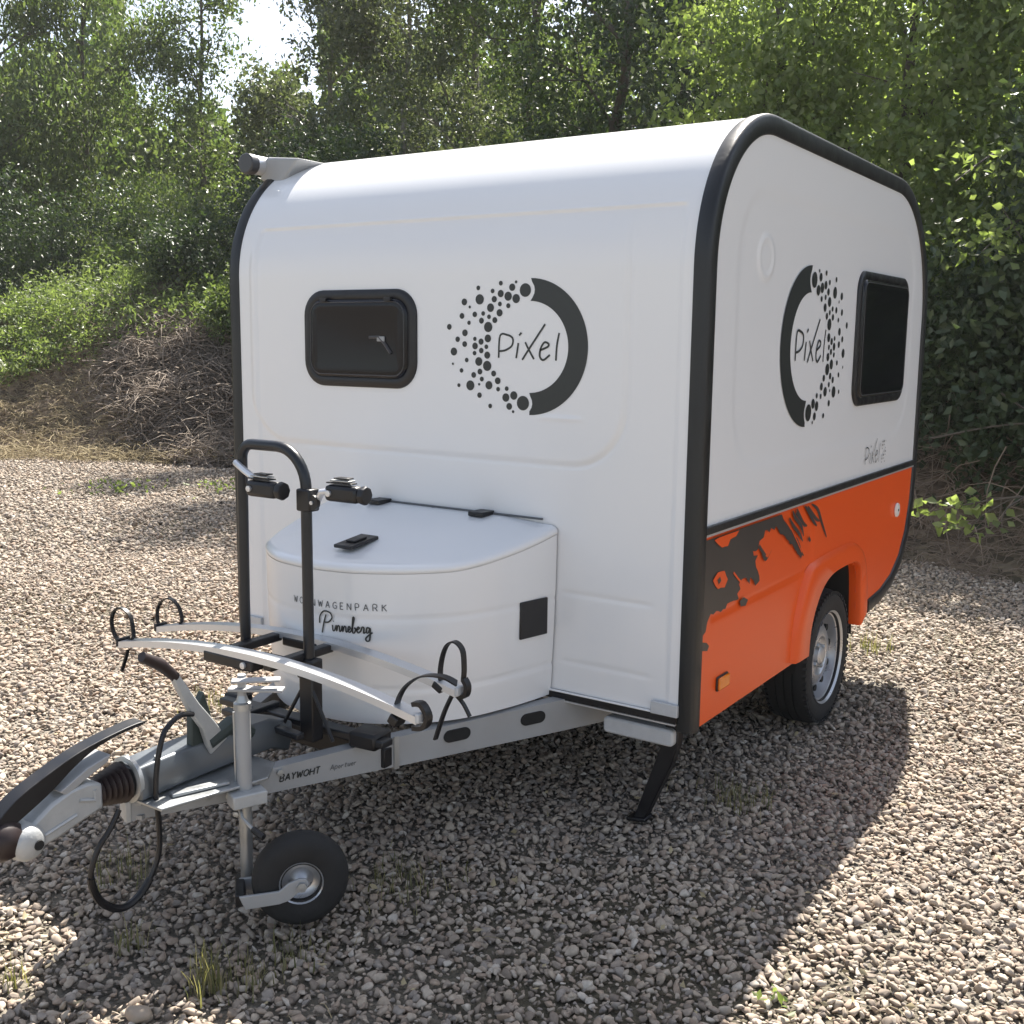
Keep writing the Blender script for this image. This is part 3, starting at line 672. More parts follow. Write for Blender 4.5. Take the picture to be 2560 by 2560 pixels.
b = MB(); text(b, 'WOHNWAGENPARK', LW, -1.085, .772, .0205, .62, .0026, .002)
b.obj('locker_small_lettering', M_PRINTG, lock, smooth=0)
b = MB(); SCRIPT = [[(.0, -.25), (.12, .35), (.30, .95)], [(-.18, .35), (-.15, .8), (.15, 1.15), (.6, 1.1), (.75, .8), (.5, .5), (.2, .45)],
    [(.78, .35), (.82, 0), (.95, .05), (1.05, .35), (1.08, 0), (1.17, .33), (1.28, .28), (1.30, 0), (1.40, .08), (1.47, .35), (1.50, 0), (1.60, .33), (1.70, .28), (1.72, 0), (1.84, .08), (1.98, .25), (1.90, .36), (1.84, .15), (1.92, 0), (2.06, .15), (2.22, .85), (2.14, .9), (2.12, .05), (2.24, 0), (2.30, .22), (2.22, .3), (2.38, .2), (2.52, .28), (2.45, .36), (2.38, .14), (2.46, 0), (2.60, .12), (2.68, .36), (2.78, .3), (2.76, 0), (2.86, .05)],
    [(3.10, .3), (2.96, .34), (2.92, .05), (3.04, .05), (3.12, .32), (3.10, -.4), (2.94, -.5), (2.9, -.3), (3.25, .05)], [(.86, .58), (.88, .62)]]
for k, s_ in enumerate(SCRIPT):
    pts = cat([(-.965+p[0]*.050, .702+p[1]*.050) for p in s_], 5) if len(s_) > 2 else [(-.965+p[0]*.050, .702+p[1]*.050) for p in s_]
    b.ribbon(pts, LW, .0048, .002+.0004*k)
b.obj('locker_script_lettering', M_PRINT, lock, smooth=0)
# --- drawbar
def bx(y): return -.456+.416*y           # outer face of the right beam
for s_ in (1, -1):
    q = lambda x: x if s_ > 0 else 2*XC-x
    b = MB(); nrm = Vector((.923, -.384, 0)); vs = []
    st = [(.35, .29, .40), (0, .29, .40), (-.55, .297, .392), (-.70, .300, .388), (-1.0, .305, .375), (-1.33, .315, .368)]
    for y, z0, z1 in st:
        for t, z_ in ((0, z0), (0, z1), (.045, z1), (.045, z1-.012), (.005, z1-.012), (.005, z0+.012), (.045, z0+.012), (.045, z0)):
            p = Vector((bx(y), y, 0))-nrm*t; vs.append((q(p.x), p.y, z_))
    n = 8
    b.add(vs, [(k*n+j, k*n+(j+1) % n, (k+1)*n+(j+1) % n, (k+1)*n+j) for k in range(len(st)-1) for j in range(n)]+[tuple(range(n)), tuple(range(5*n, 6*n))])
    bm_ = b.obj('drawbar_beam', M_ZINCD, van, smooth=20)
    if s_ > 0:
        BW = lambda a, z_, w_: (bx(a)+.923*w_, a-.384*w_, z_)
        for y in (-.13, -.40):
            MB().ext(rrect(y-.042, .338, y+.048, .378, .0195, 5), BW, -.001, .004).obj('oval_opening', M_UNDER, bm_)
        b = MB(); text(b, 'BAYWOHT', BW, -.945, .333, .0195, .22, .0036, .002, shear=.2); b.obj('beam_bold_lettering', M_PRINT, bm_, smooth=0)
        b = MB(); text(b, 'Aportuer', BW, -.80, .334, .0155, .22, .0018, .002, shear=.2); b.obj('beam_light_lettering', M_PRINTG, bm_, smooth=0)
        MB().ext([(-.605, .292), (-.590, .292), (-.590, .396), (-.605, .396)], BW, -.001, .006).obj('joint_strip', M_ZINC, bm_)
        for y, z_ in ((-1.14, .338), (-1.10, .352), (-.945, .362)):
            p = BW(y, z_, 0); MB().lathe([(.010, 0), (.010, .010), (.001, .011)], p, (.923, -.384, 0), 6).obj('bolt', M_ZINC, bm_)
        MB().ext([(-1.331, .313), (-1.345, .313), (-1.345, .372), (-1.331, .372)], BW, -.055, .006).obj('end_plate', M_CAST, bm_, bevel=.002)
MB().box((XC, -.62, .335), (.62, .05, .06)).obj('cross_member', M_BLACK, van, bevel=.003)
# centre tube, gusset plate and overrun housing
MB().ext([(-.885, -1.33), (-1.155, -1.33), (-1.225, -1.02), (-1.16, -.93), (-.88, -.93), (-.815, -1.02)], lambda a, b_, w_: (a, b_, w_), .372, .380).obj('gusset_plate', M_ZINC, van, bevel=.002)
b = MB(); b.sweep([(XC, -1.335, .43), (XC, -1.20, .435), (XC, -1.02, .435), (XC, -.86, .43), (XC, -.78, .40)], [(-.062, -.048), (.062, -.048), (.062, .0), (.046, .040), (-.046, .040), (-.062, 0)], (1, 0, 0))
ovr = b.obj('overrun_housing', M_HOUS, van, bevel=.006)
MB().lathe([(.052, 0), (.064, .004), (.064, .016), (.052, .02)], (XC, -1.34, .43), (0, 1, 0), 24).obj('flange', M_ZINC, ovr)
for y in (-1.26, -1.10, -.98): MB().lathe([(.009, 0), (.009, .01), (.001, .012)], (XC+.035, y, .472), (.2, 0, 1), 6).obj('bolt', M_ZINC, ovr)
MB().box((-.90, -1.19, .386), (.03, .16, .010), rotz(-.35)).obj('reinforcing_rib', M_ZINC, van, bevel=.003)
# bellows
pb = [(.030, 0)]
for k in range(6): pb += [(.056-.003*k, .006+k*.015), (.044-.003*k, .0135+k*.015)]
pb += [(.03, .095)]
MB().lathe(pb, (XC, -1.345, .428), (0, -1, 0), 28).obj('bellows', M_BURG, van, smooth=60)
# coupling head
YZ = lambda a, b_, w_: (XC+w_, a, b_)
cp = MB().ext([(-1.43, .395), (-1.43, .462), (-1.47, .476), (-1.52, .474), (-1.575, .455), (-1.625, .425), (-1.66, .40), (-1.66, .372), (-1.62, .352), (-1.56, .362), (-1.50, .378)], YZ, -.036, .036).obj('coupling', M_CAST, van, bevel=.008)
MB().lathe([(.001, -.06), (.030, -.058), (.043, -.045), (.046, -.02), (.046, .02), (.043, .045), (.030, .058), (.001, .06)], (XC, -1.645, .383), (1, 0, 0), 28).obj('ball_cup', M_CAST, cp, smooth=50)
MB().lathe([(.001, 0), (.013, 0), (.012, .004), (.001, .004)], (XC+.0585, -1.630, .378), (1, 0, 0), 16).obj('cup_hole', M_UNDER, cp)
for k, (a, b_, c, d) in enumerate(((-1.50, .44, -1.455, .425), (-1.455, .425, -1.455, .452), (-1.51, .405, -1.60, .385))):
    MB().tube([(XC+.037, a, b_), (XC+.037, c, d)], .005, 6).obj('stamped_rib', M_CAST, cp)
MB().lathe([(.001, -.052), (.035, -.046), (.050, -.02), (.050, .02), (.035, .046), (.001, .052)], (XC, -1.690, .400), (1, 0, 0), 24).obj('soft_dock_cover', M_BURG, cp, smooth=60)
b = MB().ext(cat([(-1.735, .405), (-1.72, .445), (-1.66, .494), (-1.58, .528), (-1.48, .560), (-1.38, .577), (-1.30, .584), (-1.285, .576), (-1.37, .568), (-1.44, .552), (-1.50, .524), (-1.56, .486), (-1.62, .455), (-1.68, .428)], 4), YZ, -.024, .024)
hd = b.obj('coupling_handle', M_BLACK, cp, bevel=.008)
MB().ext([(-1.60, .452), (-1.52, .492), (-1.43, .540), (-1.44, .528), (-1.53, .478), (-1.60, .442)], YZ, .031, .034).obj('handle_edge', M_BLACKG, hd) if False else None
b = MB().ext([(-1.55, .478), (-1.47, .515), (-1.40, .530), (-1.41, .512), (-1.48, .485), (-1.53, .462)], YZ, -.034, .034); b.obj('handle_plate', M_ZINCD, cp, bevel=.003)
# handbrake
hb = MB().ext([(-1.10, .44), (-1.125, .52), (-1.165, .58), (-1.225, .70), (-1.205, .706), (-1.135, .60), (-1.08, .53), (-1.04, .47)], YZ, .045, .066).obj('handbrake_lever', M_CAST, van, bevel=.004)
MB().tube([(XC+.055, -1.205, .69), (XC+.055, -1.25, .735), (XC+.055, -1.31, .772)], [.014, .017, .014], 12).obj('handbrake_grip', M_BURG, hb)
MB().ext([(-1.15, .44), (-1.145, .56), (-1.10, .62), (-1.07, .52), (-.98, .47), (-.93, .44)], YZ, .020, .044).obj('ratchet_plate', M_DKGRN, hb, bevel=.003)
MB().tube([(XC+.05, -1.10, .47), (XC+.05, -1.02, .50), (XC+.05, -.94, .455)], [.022, .026, .02], 10).obj('spring_cylinder', M_DKGRN, hb)
# breakaway / plug cable
CB = [(-1.16, .575), (-1.205, .586), (-1.252, .568), (-1.275, .538), (-1.293, .471), (-1.298, .394), (-1.289, .312), (-1.287, .233), (-1.303, .180), (-1.338, .132), (-1.384, .110), (-1.428, .122), (-1.470, .163), (-1.493, .219), (-1.494, .265), (-1.473, .316), (-1.444, .35), (-1.415, .395)]
b = MB().tube([(-.955+.012*math.sin(k*.09), *p) for k, p in enumerate(cat(CB, 5))], .0075, 10); cb = b.obj('trailer_cable', M_BLACK, van)
MB().tube([(-.955+.012*math.sin(k*.09), *p) for k, p in enumerate(cat(CB, 5))][42:68], .0105, 10).obj('cable_sleeve', M_BLACK, cb)
# corner steady and lamp under the front edge
MB().ext(rrect(.305, -.325, .362, -.068, .016, 4), lambda a, b_, w_: (b_, w_, a), .02, .085).obj('under_floor_lamp', M_LAMPW, van, bevel=.008)
cs = MB().ext([(-.062, .385), (-.105, .385), (-.120, .30), (-.215, .02), (-.175, .02), (-.085, .23), (-.062, .31)], lambda a, b_, w_: (a, w_, b_), .045, .085).obj('corner_steady', M_BLACK, van, bevel=.004)
MB().box((-.20, .062, .022), (.07, .06, .012), Matrix.Rotation(-.15, 3, 'Y')).obj('foot', M_BLACK, cs, bevel=.003)
MB().tube([(-.09, .07, .38), (-.35, .10, .33)], .008, 6).obj('steady_spindle', M_ZINCD, cs)
# --- jockey wheel
T = Vector((-.84, -1.085, 0)); H = Vector((-.672, -1.045, .135)); AX = Vector((.74, -.66, .0)).normalized()
jt = MB().tube([T+Vector((0, 0, .36)), T+Vector((0, 0, .600))], .021, 20).obj('jockey_outer_tube', M_ZINCD, van)
MB().tube([T+Vector((0, 0, .10)), T+Vector((0, 0, .40))], [.017, .0195], 18).obj('jockey_inner_tube', M_ZINC, jt)
MB().lathe([(.024, 0), (.024, .018), (.018, .022), (.012, .04), (.001, .042)], T+Vector((0, 0, .592)), (0, 0, 1), 20).obj('tube_cap', M_ZINC, jt)
d_ = Vector((bx(-1.03), -1.03, 0))-T
ck = MB().box(T+Vector((.018, -.008, .345)), (.098, .058, .038), rotz(math.atan2(-.384, .923)+math.pi/2)).obj('tube_clamp', M_CAST, van, bevel=.004)
MB().box(T+Vector((-.012, .012, .325)), (.06, .055, .06), rotz(1.17)).obj('clamp_back', M_ZINCD, ck, bevel=.004)
b = MB().tube([T+Vector((.012, -.03, .318)), T+Vector((.055, -.06, .312)), T+Vector((.10, -.065, .295))], .005, 8); b.obj('clamp_lever', M_ZINC, ck)
MB().tube([T+Vector((.10, -.065, .295)), T+Vector((.14, -.065, .283))], .009, 8).obj('lever_grip', M_BLACK, ck)
for p in ((-.03, -.028, .345), (-.045, -.01, .322), (.006, -.036, .306)):
    MB().lathe([(.008, 0), (.008, .012), (.001, .013)], T+Vector(p), (.5, -.8, 0), 6).obj('bolt', M_ZINC, ck)
MB().tube([T+Vector((-.028, -.006, .33)), T+Vector((-.028, -.006, .58))], .004, 6).obj('guide_rail', M_ZINC, jt)
ch = MB().box(T+Vector((.035, .02, .650)), (.15, .038, .008), rotz(.55)).obj('crank_arm', M_ZINCD, jt, bevel=.002)
MB().box(T+Vector((.045, .01, .680)), (.13, .034, .007), rotz(.75)).obj('crank_plate', M_ZINCD, jt, bevel=.002)
MB().tube([T+Vector((.0, .0, .63)), T+Vector((.0, .0, .69))], .012, 10).obj('crank_grip', M_ZINCD, jt)
ty = [(.052, -.035), (.075, -.042), (.105, -.043), (.122, -.034), (.130, -.015), (.1315, 0), (.130, .015), (.122, .034), (.105, .043), (.075, .042), (.052, .035)]
jw = MB().lathe(ty, H, AX, 48, close=True).obj('jockey_wheel', M_TYRE, van, smooth=50)
MB().lathe([(.054, .034), (.060, .040), (.058, .030), (.050, .018), (.034, .012), (.026, .020), (.012, .034), (.012, .05), (.001, .052)], H, AX, 32).obj('rim', M_RIM, jw, smooth=40)
e1 = AX.cross(Vector((0, 0, 1))).normalized()  # horizontal, in wheel plane
if e1.x < 0: e1 = -e1
PW = lambda a, b_, w_: tuple(H+e1*a+Vector((0, 0, b_))+AX*w_)
MB().ext([(-.165, -.012), (-.150, -.050), (-.06, -.045), (-.035, -.038), (-.01, -.018), (.014, -.010), (.020, .006), (.012, .020), (-.006, .022), (-.035, .012), (-.06, -.008)], PW, .047, .056).obj('fork_plate', M_ZINCD, jw, bevel=.002)
MB().ext([(-.165, -.012), (-.150, -.050), (-.06, -.045), (.014, -.010), (.012, .020), (-.06, -.008)], PW, -.056, -.047).obj('fork_plate', M_ZINCD, jw, bevel=.002)
MB().ext([(-.175, -.012), (-.175, -.045), (-.145, -.045), (-.150, -.012)], PW, -.055, .046).obj('fork_bridge', M_BLACK, jw, bevel=.003)
MB().tube([H-AX*.06, H+AX*.066], .007, 8).obj('axle_bolt', M_ZINC, jw)
MB().lathe([(.014, 0), (.014, .010), (.001, .011)], H+AX*.056, AX, 6).obj('axle_nut', M_ZINC, jw)

# ================================================================== BICYCLE RACK
rack = thing('bicycle_rack', (XC, -.78, .40), 'black and silver bicycle rack with two curved rails mounted on the drawbar', 'bicycle rack')
YP = -.78
xl, xr = -1.155, -.885
b = MB(); pts = [(xr, YP, .42), (xr, YP, .8), (xr, YP, 1.17)]
pts += [(xr-.115+.115*math.cos(R(a)), YP, 1.165+.115*math.sin(R(a))) for a in range(10, 91, 10)]
pts += [(xl+.05+.045*math.cos(R(a)), YP, 1.235+.045*math.sin(R(a))) for a in range(90, 181, 15)]
pts += [(xl+.005, YP, 1.17), (xl, YP, .8), (xl, YP, .60)]
b.tube(pts, .0165, 14); b.obj('hoop_frame', M_POWDER, rack)
fb = MB().box((xr+.002, YP, .625), (.062, .05, .06)).obj('post_bracket', M_BLACK, rack, bevel=.006)
MB().box((xr, YP+.005, .50), (.055, .045, .20)).obj('post_foot', M_BLACK, rack, bevel=.005)
MB().box((xl, YP, .60), (.055, .05, .055)).obj('post_bracket', M_BLACK, rack, bevel=.006)
MB().box((-1.055, YP, .618), (.10, .06, .03)).obj('centre_clamp', M_BLACK, rack, bevel=.006)
for dx in (-.10, .11):
    MB().tube([(xr+dx*.15, YP-.01, .57), (xr+dx, YP-.02, .425)], .006, 8).obj('stay', M_BLACK, rack)
b = MB().box((XC+.02, -.70, .415), (.70, .05, .022)); b.obj('base_bar', M_POWDER, rack, bevel=.004)
MB().box((XC-.02, -.83, .435), (.36, .03, .02), rotz(-.08)).obj('base_bar', M_POWDER, rack, bevel=.004)
MB().box((XC-.13, -.76, .43), (.03, .20, .018)).obj('base_link', M_POWDER, rack, bevel=.004)
MB().box((-.728, -.69, .415), (.10, .09, .05), rotz(.1)).obj('clamp_knob', M_BLACK, rack, bevel=.01)
MB().box((-1.33, -.66, .41), (.07, .07, .045)).obj('clamp_knob', M_BLACK, rack, bevel=.01)
# carrier arms
MB().box((xr-.02, -.80, .66), (.035, .26, .025)).obj('rail_carrier', M_BLACK, rack, bevel=.004)
MB().box((xl+.03, -.80, .66), (.035, .26, .025)).obj('rail_carrier', M_BLACK, rack, bevel=.004)
SEC = [(-.0225, -.006), (.0225, -.006), (.0235, .014), (.0175, .014), (.014, .004), (.004, .003), (0, .009), (-.004, .003), (-.014, .004), (-.0175, .014), (-.0235, .014)]
def rail(Y, x0, z0, x1, z1, top):
    xm = (x0+x1)/2
    pts = []
    for k in range(25):
        t = k/24; pts.append((x0+(x1-x0)*t, Y, z0+(z1-z0)*t+top*(1-(2*t-1)**2)))
    # sec: a along Y, b up
    b = MB(); b.sweep(pts, [(-a, c) for a, c in SEC], (0, 1, 0))
    vs = b.v
    rl = b.obj('rail', M_ALU, rack, smooth=30)
    for xx, zz in ((x0, z0), (x1, z1)): MB().box((xx, Y, zz+.003), (.012, .05, .026)).obj('rail_end_cap', M_BLACK if xx < -1 else M_LAMPW, rl, bevel=.003)
    return rl
def strap(rl, pts, wd=.016, th=.0025):
    b = MB(); P = cat(pts, 5); b.sweep(P, [(-wd/2, -th), (wd/2, -th), (wd/2, th), (-wd/2, th)], (0, 1, 0)); return b.obj('strap', M_BLACK, rl, smooth=60)
r1 = rail(-.92, -1.572, .622, -.345, .622, .062)
MB().box((-1.055, -.92, .655), (.21, .052, .034), Matrix.Rotation(.0, 3, 'Y')).obj('rail_clamp', M_BLACK, r1, bevel=.006)
MB().lathe([(.010, 0), (.010, .006), (.001, .008)], (-.985, -.946, .655), (0, -1, 0), 12).obj('rivet', M_ALU, r1)
r2 = rail(-.66, -1.715, .592, -.412, .612, .072)
MB().box((-1.02, -.66, .652), (.15, .052, .03)).obj('rail_clamp', M_BLACK, r2, bevel=.006)
strap(r1, [(-1.575, -.92, .610), (-1.605, -.925, .640), (-1.612, -.93, .690), (-1.590, -.93, .728), (-1.560, -.925, .736), (-1.530, -.92, .715), (-1.518, -.92, .670), (-1.520, -.92, .645), (-1.545, -.92, .632)], .013)
strap(r1, [(-1.535, -.93, .605), (-1.550, -.93, .57), (-1.570, -.93, .53)], .012)
strap(r2, [(-1.66, -.66, .590), (-1.722, -.66, .600), (-1.728, -.66, .650), (-1.700, -.66, .690), (-1.655, -.66, .703), (-1.615, -.66, .680), (-1.600, -.66, .640), (-1.610, -.66, .622)], .013)
def right_strap(rl, Y, x1, z1, tail):
    strap(rl, [(x1-.005, Y, z1-.016), (x1-.055, Y, z1+.0), (x1-.058, Y, z1+.050), (x1-.040, Y, z1+.105), (x1-.010, Y, z1+.125), (x1+.018, Y, z1+.105), (x1+.024, Y, z1+.055), (x1+.022, Y, z1+.02)], .020)
    MB().box((x1-.055, Y-.004, z1-.012), (.035, .045, .022), Matrix.Rotation(.5, 3, 'Y')).obj('buckle', M_BLACK, rl, bevel=.004)
    b = MB(); b.sweep(cat([(x1+.024, Y, z1+.022), (x1+.036, Y, z1+.002), (x1+.030, Y, z1-.026), (x1+.006, Y, z1-.032)], 4), [(-.011, -.006), (.011, -.006), (.011, .006), (-.011, .006)], (0, 1, 0)); b.obj('hook', M_BLACK, rl)
    if tail:
        strap(rl, [(x1-.005, Y-.01, z1-.02), (x1-.03, Y-.02, z1-.08), (x1-.055, Y-.03, z1-.165)], .018, .003)
        strap(rl, [(x1-.005, Y-.01, z1-.02), (x1+.02, Y, z1-.05), (x1+.045, Y, z1-.085)], .012, .003)
right_strap(r2, -.66, -.425, .628, True)
strap(r1, [(-.425, -.92, .600), (-.430, -.92, .640), (-.410, -.91, .690), (-.370, -.89, .722), (-.325, -.86, .722), (-.30, -.83, .700)], .020)
MB().box((-.425, -.925, .604), (.03, .045, .028), Matrix.Rotation(.5, 3, 'Y')).obj('buckle', M_BLACK, r1, bevel=.004)
b = MB(); b.sweep(cat([(-.372, -.92, .655), (-.345, -.92, .658), (-.325, -.92, .628), (-.338, -.92, .598), (-.372, -.92, .590)], 4), [(-.012, -.006), (.012, -.006), (.012, .006), (-.012, .006)], (0, 1, 0)); b.obj('hook', M_BLACK, r1)
# frame clamps at the top of the hoop
def frame_clamp(p, a, rod):
    M3 = rotz(a); b = MB(); p = Vector(p)
    cl = b.box(p, (.118, .042, .048), M3).obj('frame_clamp', M_BLACK, rack, bevel=.012)
    for k in range(3): MB().box(p+M3@Vector((-.01+.004*k, .0, .030+.007*k)), (.09-.02*k, .03, .004), M3).obj('ratchet_strap', M_BLACK if k != 1 else M_ZINC, cl, bevel=.001)
    MB().lathe([(.026, 0), (.028, .01), (.026, .02), (.001, .021)], p+M3@Vector((.062, 0, 0)), M3@Vector((1, 0, 0)), 8).obj('jaw', M_BLACK, cl, bevel=.003)
    MB().lathe([(.009, 0), (.009, .006), (.001, .007)], p+M3@Vector((-.04, -.021, .0)), M3@Vector((0, -1, 0)), 10).obj('rivet', M_ALU, cl)
    MB().tube(rod, .0105, 10).obj('clamp_rod', M_ALU, cl)
    return cl
jb = MB().box((xr+.006, YP, 1.132), (.055, .044, .066)).obj('pivot_bracket', M_BLACK, rack, bevel=.006)
MB().lathe([(.022, 0), (.022, .012), (.001, .012)], (xr+.040, YP-.006, 1.128), (0, -1, 0), 16).obj('pivot_eye', M_BLACK, jb)
MB().lathe([(.006, 0), (.006, .004), (.001, .004)], (xr+.040, YP-.019, 1.128), (0, -1, 0), 10).obj('bolt', M_ALU, jb)
frame_clamp((-.745, YP+.01, 1.160), .05, [(xr+.045, YP, 1.132), (-.815, YP-.01, 1.160), (-.78, YP, 1.166)])
frame_clamp((-1.005, YP-.05, 1.158), .0, [(xl-.0, YP-.02, 1.222), (-1.09, YP-.045, 1.205), (-1.04, YP-.05, 1.185)])

# ================================================================== VEGETATION
def leaf_geo(C, size, q, droop=.3, fold=.25, asp=.5):
    """C (n,3) leaf centres -> folded rhombic leaves (4 verts, 2 tris each)"""
    n = len(C); d = q.normal(size=(n, 3)); d[:, 2] -= droop*1.5; d /= np.linalg.norm(d, axis=1)[:, None]
    a = q.normal(size=(n, 3)); s = np.cross(d, a); s /= np.linalg.norm(s, axis=1)[:, None]+1e-9; nn = np.cross(d, s)
    L = (size*q.uniform(.6, 1.3, n))[:, None]; Wd = L*asp
    v = np.stack([C-d*L*.5, C+s*Wd*.5+nn*Wd*fold-d*L*.05, C+d*L*.5, C-s*Wd*.5+nn*Wd*fold-d*L*.05], 1).reshape(-1, 3)
    k = np.arange(n)[:, None]*4
    return v, np.concatenate([k+np.array([[0, 1, 2]]), k+np.array([[0, 2, 3]])], 1).reshape(-1, 3)
def clump_pts(q, clumps, n):
    w_ = np.array([c[3]**2 for c in clumps]); w_ /= w_.sum(); idx = q.choice(len(clumps), n, p=w_)
    C = np.array([c[:3] for c in clumps])[idx]; Rr = np.array([c[3] for c in clumps])[idx]
    d = q.normal(size=(n, 3)); d /= np.linalg.norm(d, axis=1)[:, None]
    rad = Rr*q.random(n)**.45
    # sprays: pull leaves towards a few twig directions for uneven outline
    P = C+d*rad[:, None]*np.array([1, 1, .85]); return P, idx
def crown_mesh(name, m, clumps, n, size, seed, droop=.3, asp=.5, sprays=40):
    q = np.random.default_rng(seed); P, idx = clump_pts(q, clumps, n)
    # group leaves on short sprays
    ns = max(8, n//14); sp = P[q.integers(0, n, ns)]; dr = q.normal(size=(ns, 3)); dr[:, 2] -= droop; dr /= np.linalg.norm(dr, axis=1)[:, None]
    k = q.integers(0, ns, n); t = q.uniform(-.5, .5, n)
    Q = sp[k]+dr[k]*t[:, None]*size*9+q.normal(size=(n, 3))*size*.55
    V, F = leaf_geo(Q, size, q, droop, asp=asp)
    base = q.random(ns)[k]*.7+q.random(n)*.3
    return fastmesh(name, V, F, m, tint=np.repeat(base, 2))
def limb_mesh(m, base, top, r0, clumps, seed, lean=.12):
    q = random.Random(seed); b = MB(); P = []; n = 7
    for k in range(n+1):
        t = k/n; P.append((base[0]+(top[0]-base[0])*t+(q.uniform(-1, 1)*lean if 0 < k < n else 0), base[1]+(top[1]-base[1])*t+(q.uniform(-1, 1)*lean if 0 < k < n else 0), base[2]+(top[2]-base[2])*t))
    P = cat(P, 3); b.tube(P, [r0*(1-.82*k/len(P)) for k in range(len(P))], 8)
    return b, P
def limbs(b, P, clumps, r0, seed):
    q = random.Random(seed)
    for c in clumps:
        j = min(range(len(P)), key=lambda k: abs(P[k][2]-(c[2]-c[3]*.6-.5*math.hypot(P[k][0]-c[0], P[k][1]-c[1]))))
        a = P[j]; mid = [(a[i]+c[i])/2+q.uniform(-.12, .12) for i in range(3)]; mid[2] += .1
        b.tube(cat([a, mid, c[:3]], 4), [r0*.35*(1-.09*k) for k in range(9)], 5, cap=False)
        for _ in range(2):
            e = [c[i]+q.uniform(-1, 1)*c[3]*.8 for i in range(3)]
            b.tube([mid, [(mid[i]*.4+e[i]*.6)+q.uniform(-.05, .05) for i in range(3)], e], [r0*.16, r0*.1, r0*.04], 4, cap=False)
def bear(bd, d):  # bearing (deg west of north) and distance seen from the caravan corner side
    return cx-d*math.sin(R(bd)), cy+d*math.cos(R(bd))
def tree(name, label, bd, d, top, r0, clumps, leafm, barkm, n, size, seed, droop=.3, asp=.5, group='trees along the top of the bank', catg='tree'):
    x, y = bear(bd, d); z = float(terr(x, y))-.1
    t = thing(name, (x, y, z), label, catg, group)
    cl = [(x+c[0], y+c[1], z+c[2], c[3]) for c in clumps]
    b, P = limb_mesh(barkm, (x, y, z), (x+top[0], y+top[1], z+top[2]), r0, cl, seed); limbs(b, P, cl, r0, seed)
    b.obj('trunk', barkm, t, smooth=60, fix=False)
    link('crown', crown_mesh('crown', leafm, cl, n, size, seed+1, droop, asp), t)
    return t
def column_clumps(seed, h0, h1, wd, n, r0=.5, r1=.9):
    q = random.Random(seed); out = []
    for k in range(n):
        t = k/(n-1); z = h0+(h1-h0)*t; w_ = wd*(.55+.45*math.sin(math.pi*min(.95, t*.9+.12)))
        a = q.uniform(0, 6.28); e = w_*q.uniform(.3, 1)
        out.append((e*math.cos(a), e*math.sin(a)*.8, z+q.uniform(-.2, .2), q.uniform(r0, r1)))
    return out
T_ = [ # label, bearing, dist, height, crown base, width, n clumps, leaf mat, bark, leaves, size, droop, asp
 ('olive green willow with drooping sprays at the far left edge', 59.0, 28, 8.6, 1.8, 2.7, 24, L_OLIVE, M_BARK, 21000, .15, .9, .34),
 ('broad willow with hanging sprays left of the gap of sky', 54.6, 29, 8.6, .6, 2.3, 24, L_OLIVE, M_BARK, 22000, .15, 1.0, .33),
 ('slender young tree standing alone in the gap of sky', 49.4, 28, 8.6, .8, 1.2, 17, L_OLIVE, M_BARK, 11500, .12, .4, .5),
 ('grey green birch right of the gap of sky', 43.0, 25, 9.2, .3, 1.9, 22, L_GREY, M_BARKG, 22000, .115, .4, .55),
 ('grey green birch with a bare pale stem behind the roof', 39.6, 23, 9.2, .5, 1.7, 20, L_GREY, M_BARKG, 20000, .11, .4, .55),
 ('thin leafy birch above the middle of the roof', 36.2, 20.0, 8.6, .2, 1.7, 20, L_GREY, M_BARKG, 24000, .085, .4, .55),
 ('brownish green tree behind the middle of the roof', 33.0, 18, 8.2, .1, 1.6, 20, L_OLIVE, M_BARK, 22000, .085, .4, .5),
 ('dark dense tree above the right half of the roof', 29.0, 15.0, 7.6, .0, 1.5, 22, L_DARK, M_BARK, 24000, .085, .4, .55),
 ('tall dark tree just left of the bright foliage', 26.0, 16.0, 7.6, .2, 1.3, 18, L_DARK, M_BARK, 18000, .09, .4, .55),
]
for k, (lb, bd, d, hh, cb, wd, nc, lm, bk, nl, sz, dr, asp) in enumerate(T_):
    tree('tree', lb, bd, d, (.2, .1, hh-.5), .085, column_clumps(40+k, cb, hh, wd, nc), lm, bk, nl, sz, 60+k, dr, asp)
